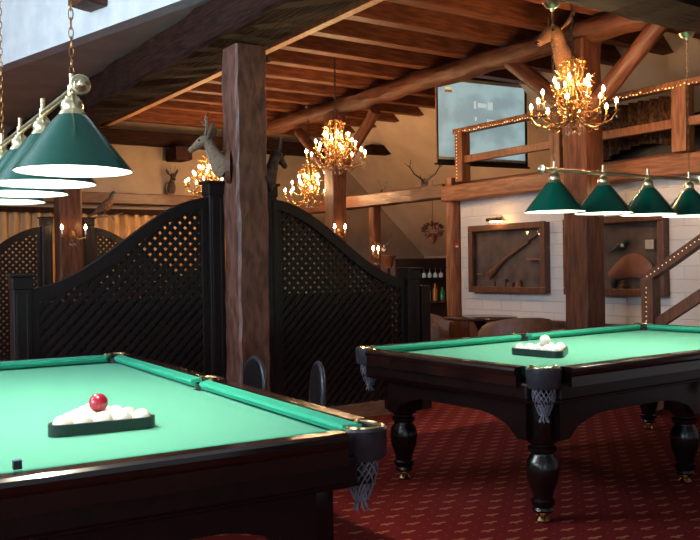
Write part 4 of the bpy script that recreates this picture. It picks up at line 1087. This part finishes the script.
# ------------------------------------------------------------------ furniture by the wall
def tub_chair(label, loc, rotz):
    T = thing('tub_chair', label, 'armchair', loc, rotz, 'brown tub chairs'); bm = bmesh.new()
    n_ = 26; rings = []; ro, ri = .40, .30
    for i in range(n_+1):
        a = math.radians(-25 + 230*i/n_); t = abs(i/n_-.5)*2
        h = .80-.16*t**2.2
        rings.append([bm.verts.new((r_*math.cos(a), r_*math.sin(a), z)) for r_, z in ((ro-.02, .10), (ro, .3), (ro, h-.05), (ro-.03, h-.005), (ri+.03, h), (ri, h-.04), (ri, .35), (ri+.02, .10))])
    for a, b in zip(rings, rings[1:]):
        for k2 in range(8): bm.faces.new((a[k2], a[(k2+1) % 8], b[(k2+1) % 8], b[k2])).smooth = True
    bm.faces.new(rings[0]); bm.faces.new(list(reversed(rings[-1]))); bmesh.ops.recalc_face_normals(bm, faces=bm.faces); obj('backrest', bm, 'leather_brown', T)
    bm = bmesh.new(); lathe(bm, [(0, .28), (.27, .28), (.295, .31), (.295, .40), (.27, .44), (0, .45)], 24); obj('seat', bm, 'leather_brown', T)
    bm = bmesh.new(); lathe(bm, [(0, .10), (.30, .10), (.31, .28), (0, .28)], 24); obj('base', bm, 'leather_brown', T)
    for sx in (-1, 1):
        for sy in (-1, 1):
            bm = bmesh.new(); box(bm, (sx*.2-.02, sy*.2-.02, 0), (sx*.2+.02, sy*.2+.02, .10)); obj('leg', bm, 'frame_wood', T)
    return T
tc0 = tub_chair('brown tub chair left of the round table, below the slim corner post', (1.00, 10.3, 0), math.radians(70))
dup(tc0, (1.74, 8.95, 0), math.radians(190), 'brown tub chair right of the round table, with its back to the billiard table')
rt = thing('round_table', 'dark round cafe table between the brown tub chairs', 'table', (1.47, 9.65, 0))
bm = bmesh.new(); lathe(bm, [(0, .725), (.40, .725), (.42, .735), (.42, .748), (.41, .755), (0, .755)], 40); obj('tabletop', bm, 'dark_top', rt)
bm = bmesh.new(); lathe(bm, [(0, .05), (.05, .05), (.035, .12), (.03, .6), (.09, .72), (0, .724)], 18); obj('pedestal', bm, 'black_iron', rt)
bm = bmesh.new(); lathe(bm, [(0, 0), (.24, 0), (.24, .02), (.06, .06), (0, .06)], 28); obj('foot', bm, 'black_iron', rt)
def chair(label, loc, rotz, group='black chairs behind the near table'):
    T = thing('chair', label, 'chair', loc, rotz, group)
    bm = bmesh.new(); box(bm, (-.21, -.21, .42), (.21, .20, .47), .02); obj('seat', bm, 'leather_black', T)
    bm = bmesh.new(); n_ = 18; pts = [(.17*math.cos(PI*i/n_), .20+.01*math.sin(PI*i/n_), .61+.16*math.sin(PI*i/n_)) for i in range(n_+1)]
    pts = [(.17, .19, .45)] + pts + [(-.17, .19, .45)]
    tube(bm, pts, .016, 10); obj('back_frame', bm, 'steel', T)
    bm = bmesh.new(); o_ = []
    for y in (.185, .205): o_.append([bm.verts.new((x*.93, y, z if z < .5 else .61+(z-.61)*.93)) for x, _, z in pts])
    bm.faces.new(o_[0]); bm.faces.new(list(reversed(o_[1])))
    m_ = len(pts)
    for i in range(m_): bm.faces.new((o_[0][i], o_[1][i], o_[1][(i+1) % m_], o_[0][(i+1) % m_]))
    bmesh.ops.recalc_face_normals(bm, faces=bm.faces); obj('backrest', bm, 'leather_black', T)
    for sx in (-1, 1):
        for sy in (-1, 1):
            bm = bmesh.new(); tube(bm, [(sx*.18, sy*.18, .43), (sx*.20, sy*.21, 0)], .014, 8); obj('leg', bm, 'black_iron', T)
    return T
c0 = chair('round-backed black chair left of the weathered post foot', (-.80, 5.35, 0), math.radians(-62))
dup(c0, (-.40, 5.05, 0), math.radians(-76), 'round-backed black chair right of the weathered post foot')

# dark seat blocks added behind the lattice screens to blacken their holes
bq = thing('darkener', 'dark high-backed seat block added to blacken the holes of the left lattice screen', 'darkener', R(1.45, 6.50), A, 'dark seat blocks added behind the screens')
bm = bmesh.new(); box(bm, (0, 0, .10), (1.34, .10, 1.12), .02); obj('backrest', bm, 'leather_dark', bq)
bm = bmesh.new(); box(bm, (0, .10, .28), (1.34, .60, .46), .03); obj('seat', bm, 'leather_dark', bq)
bm = bmesh.new(); box(bm, (.02, .02, 0), (1.32, .56, .285)); obj('base', bm, 'frame_wood', bq)
dup(bq, R(3.42, 6.50), A, 'dark high-backed seat block added to blacken the holes of the right lattice screen')
# ------------------------------------------------------------------ bar corner
bar = thing('bar_cabinet', 'dark bar cabinet with bottle shelves, left of the slim corner post', 'bar cabinet', R(7.85, 9.80, 0), A-.35)
bm = bmesh.new(); box(bm, (-.35, 0, 0), (.40, .45, .78), .01); obj('counter', bm, 'screen_wood', bar)
bm = bmesh.new(); box(bm, (-.38, -.05, .78), (.43, .48, .82), .01); obj('countertop', bm, 'dark_top', bar)
bm = bmesh.new(); box(bm, (-.38, .44, .82), (.43, .48, 1.45), .004); obj('back_board', bm, 'screen_wood', bar)
def bottle(loc, h, mat, label, r_=.036):
    bm = bmesh.new(); lathe(bm, [(0, 0), (r_, 0), (r_, h*.6), (r_*.4, h*.76), (r_*.38, h*.97), (0, h)], 12)
    tag(obj('bottle', bm, mat, loc=loc, smooth=True), label, 'bottle', 'bottles on the bar')
def barP(x, y, z):
    q = Matrix.Rotation(A-.35, 3, 'Z') @ Vector((x, y, 0)); return R(7.85, 9.80, z)+q
for i, (x, mat, h, nm) in enumerate(((-.20, 'bottle_amber', .2, 'amber bottle on the bar, leftmost of the row'), (-.09, 'bottle_green', .24, 'green bottle on the bar, between the amber and the clear one'), (.02, 'bottle_clear', .22, 'clear bottle on the bar beside the green bottle'), (.13, 'bottle_amber', .26, 'tall amber bottle on the bar'), (.24, 'bottle_green', .2, 'short green bottle at the right end of the bar'))):
    bottle(barP(x, .1, .8215), h, mat, nm)
bm = bmesh.new(); 
gr = thing('hanging_glasses', 'rack of upside-down glasses above the bar bottles', 'glass rack', barP(.02, .15, 1.30), A-.35)
bm = bmesh.new(); box(bm, (-.28, -.1, 0), (.28, .1, .025)); box(bm, (-.28, .22, -.46), (-.25, .25, .02)); box(bm, (.25, .22, -.46), (.28, .25, .02)); box(bm, (-.28, .1, 0), (.28, .25, .025)); obj('rack', bm, 'screen_wood', gr)
for i in range(6):
    x = -.22+i*.088; bm = bmesh.new(); lathe(bm, [(0, 0), (.03, -.002), (.004, -.01), (.004, -.06), (.03, -.08), (.034, -.12), (.028, -.14)], 12, (x, 0, 0)); obj('wine_glass', bm, 'bottle_clear', gr, smooth=True)
bm = bmesh.new(); box(bm, (4.92, 6.26, 0), (5.03, 6.34, 1.16), .006); tag(obj('divider_panel', bm, 'screen_wood', rotz=A), 'narrow low black panel beside the short end post of the right lattice screen', 'panel')
# cone-shaped copper hood
bm = bmesh.new(); lathe(bm, [(.07, 0), (.06, .02), (.13, .20), (.14, .205), (.13, .225), (0, .225)], 20)
tag(obj('copper_hood', bm, 'hood', loc=R(8.35, 11.5, 1.30), smooth=True), 'reddish-brown tapered hood behind the thin post near the bar', 'hood')
bm = bmesh.new(); tube(bm, [(0, 0, -1.30), (0, 0, .02)], .03, 12); h2 = obj('hood_stand', bm, 'black_iron', parent=bpy.data.objects['copper_hood'])
bm = bmesh.new(); box(bm, (-.14, 0, 0), (.14, .02, .36), .004); pf = obj('framed_picture', bm, 'frame_wood', loc=R(C1_KNEE-.05, 11.6, 1.15), rotz=A-PI/2); tag(pf, 'small brown picture frame on the far wall above the bar', 'picture')
bm = bmesh.new(); box(bm, (-.11, -.004, .03), (.11, 0, .33)); obj('picture', bm, 'paper', pf)

# ------------------------------------------------------------------ world, camera, view
w = bpy.data.worlds.new('World'); SC.world = w; w.use_nodes = True
w.node_tree.nodes['Background'].inputs[0].default_value = (.6, .78, 1, 1); w.node_tree.nodes['Background'].inputs[1].default_value = .8
cd = bpy.data.cameras.new('Camera'); cam = bpy.data.objects.new('Camera', cd); COL.objects.link(cam)
cd.sensor_width = 36; cd.lens = 850/700*36; cd.clip_start = .05; cd.clip_end = 60
cam.matrix_world = Matrix.Translation((0, 0, HC)) @ Matrix.Rotation(PI/2-.005, 4, 'X') @ Matrix.Rotation(-.015, 4, 'Z')
SC.camera = cam
vs_ = SC.view_settings; SC.display_settings.display_device = 'sRGB'
vs_.view_transform = 'Standard'; vs_.look = 'None'; vs_.exposure = 0.0; vs_.gamma = 1.0; vs_.use_curve_mapping = False
cy = SC.cycles
cy.use_denoising = True; cy.sample_clamp_indirect = 4.0; cy.sample_clamp_direct = 0.0; cy.max_bounces = 8; cy.caustics_reflective = False; cy.caustics_refractive = False
cy.blur_glossy = 1.0
try: cy.use_light_tree = True
except Exception: pass
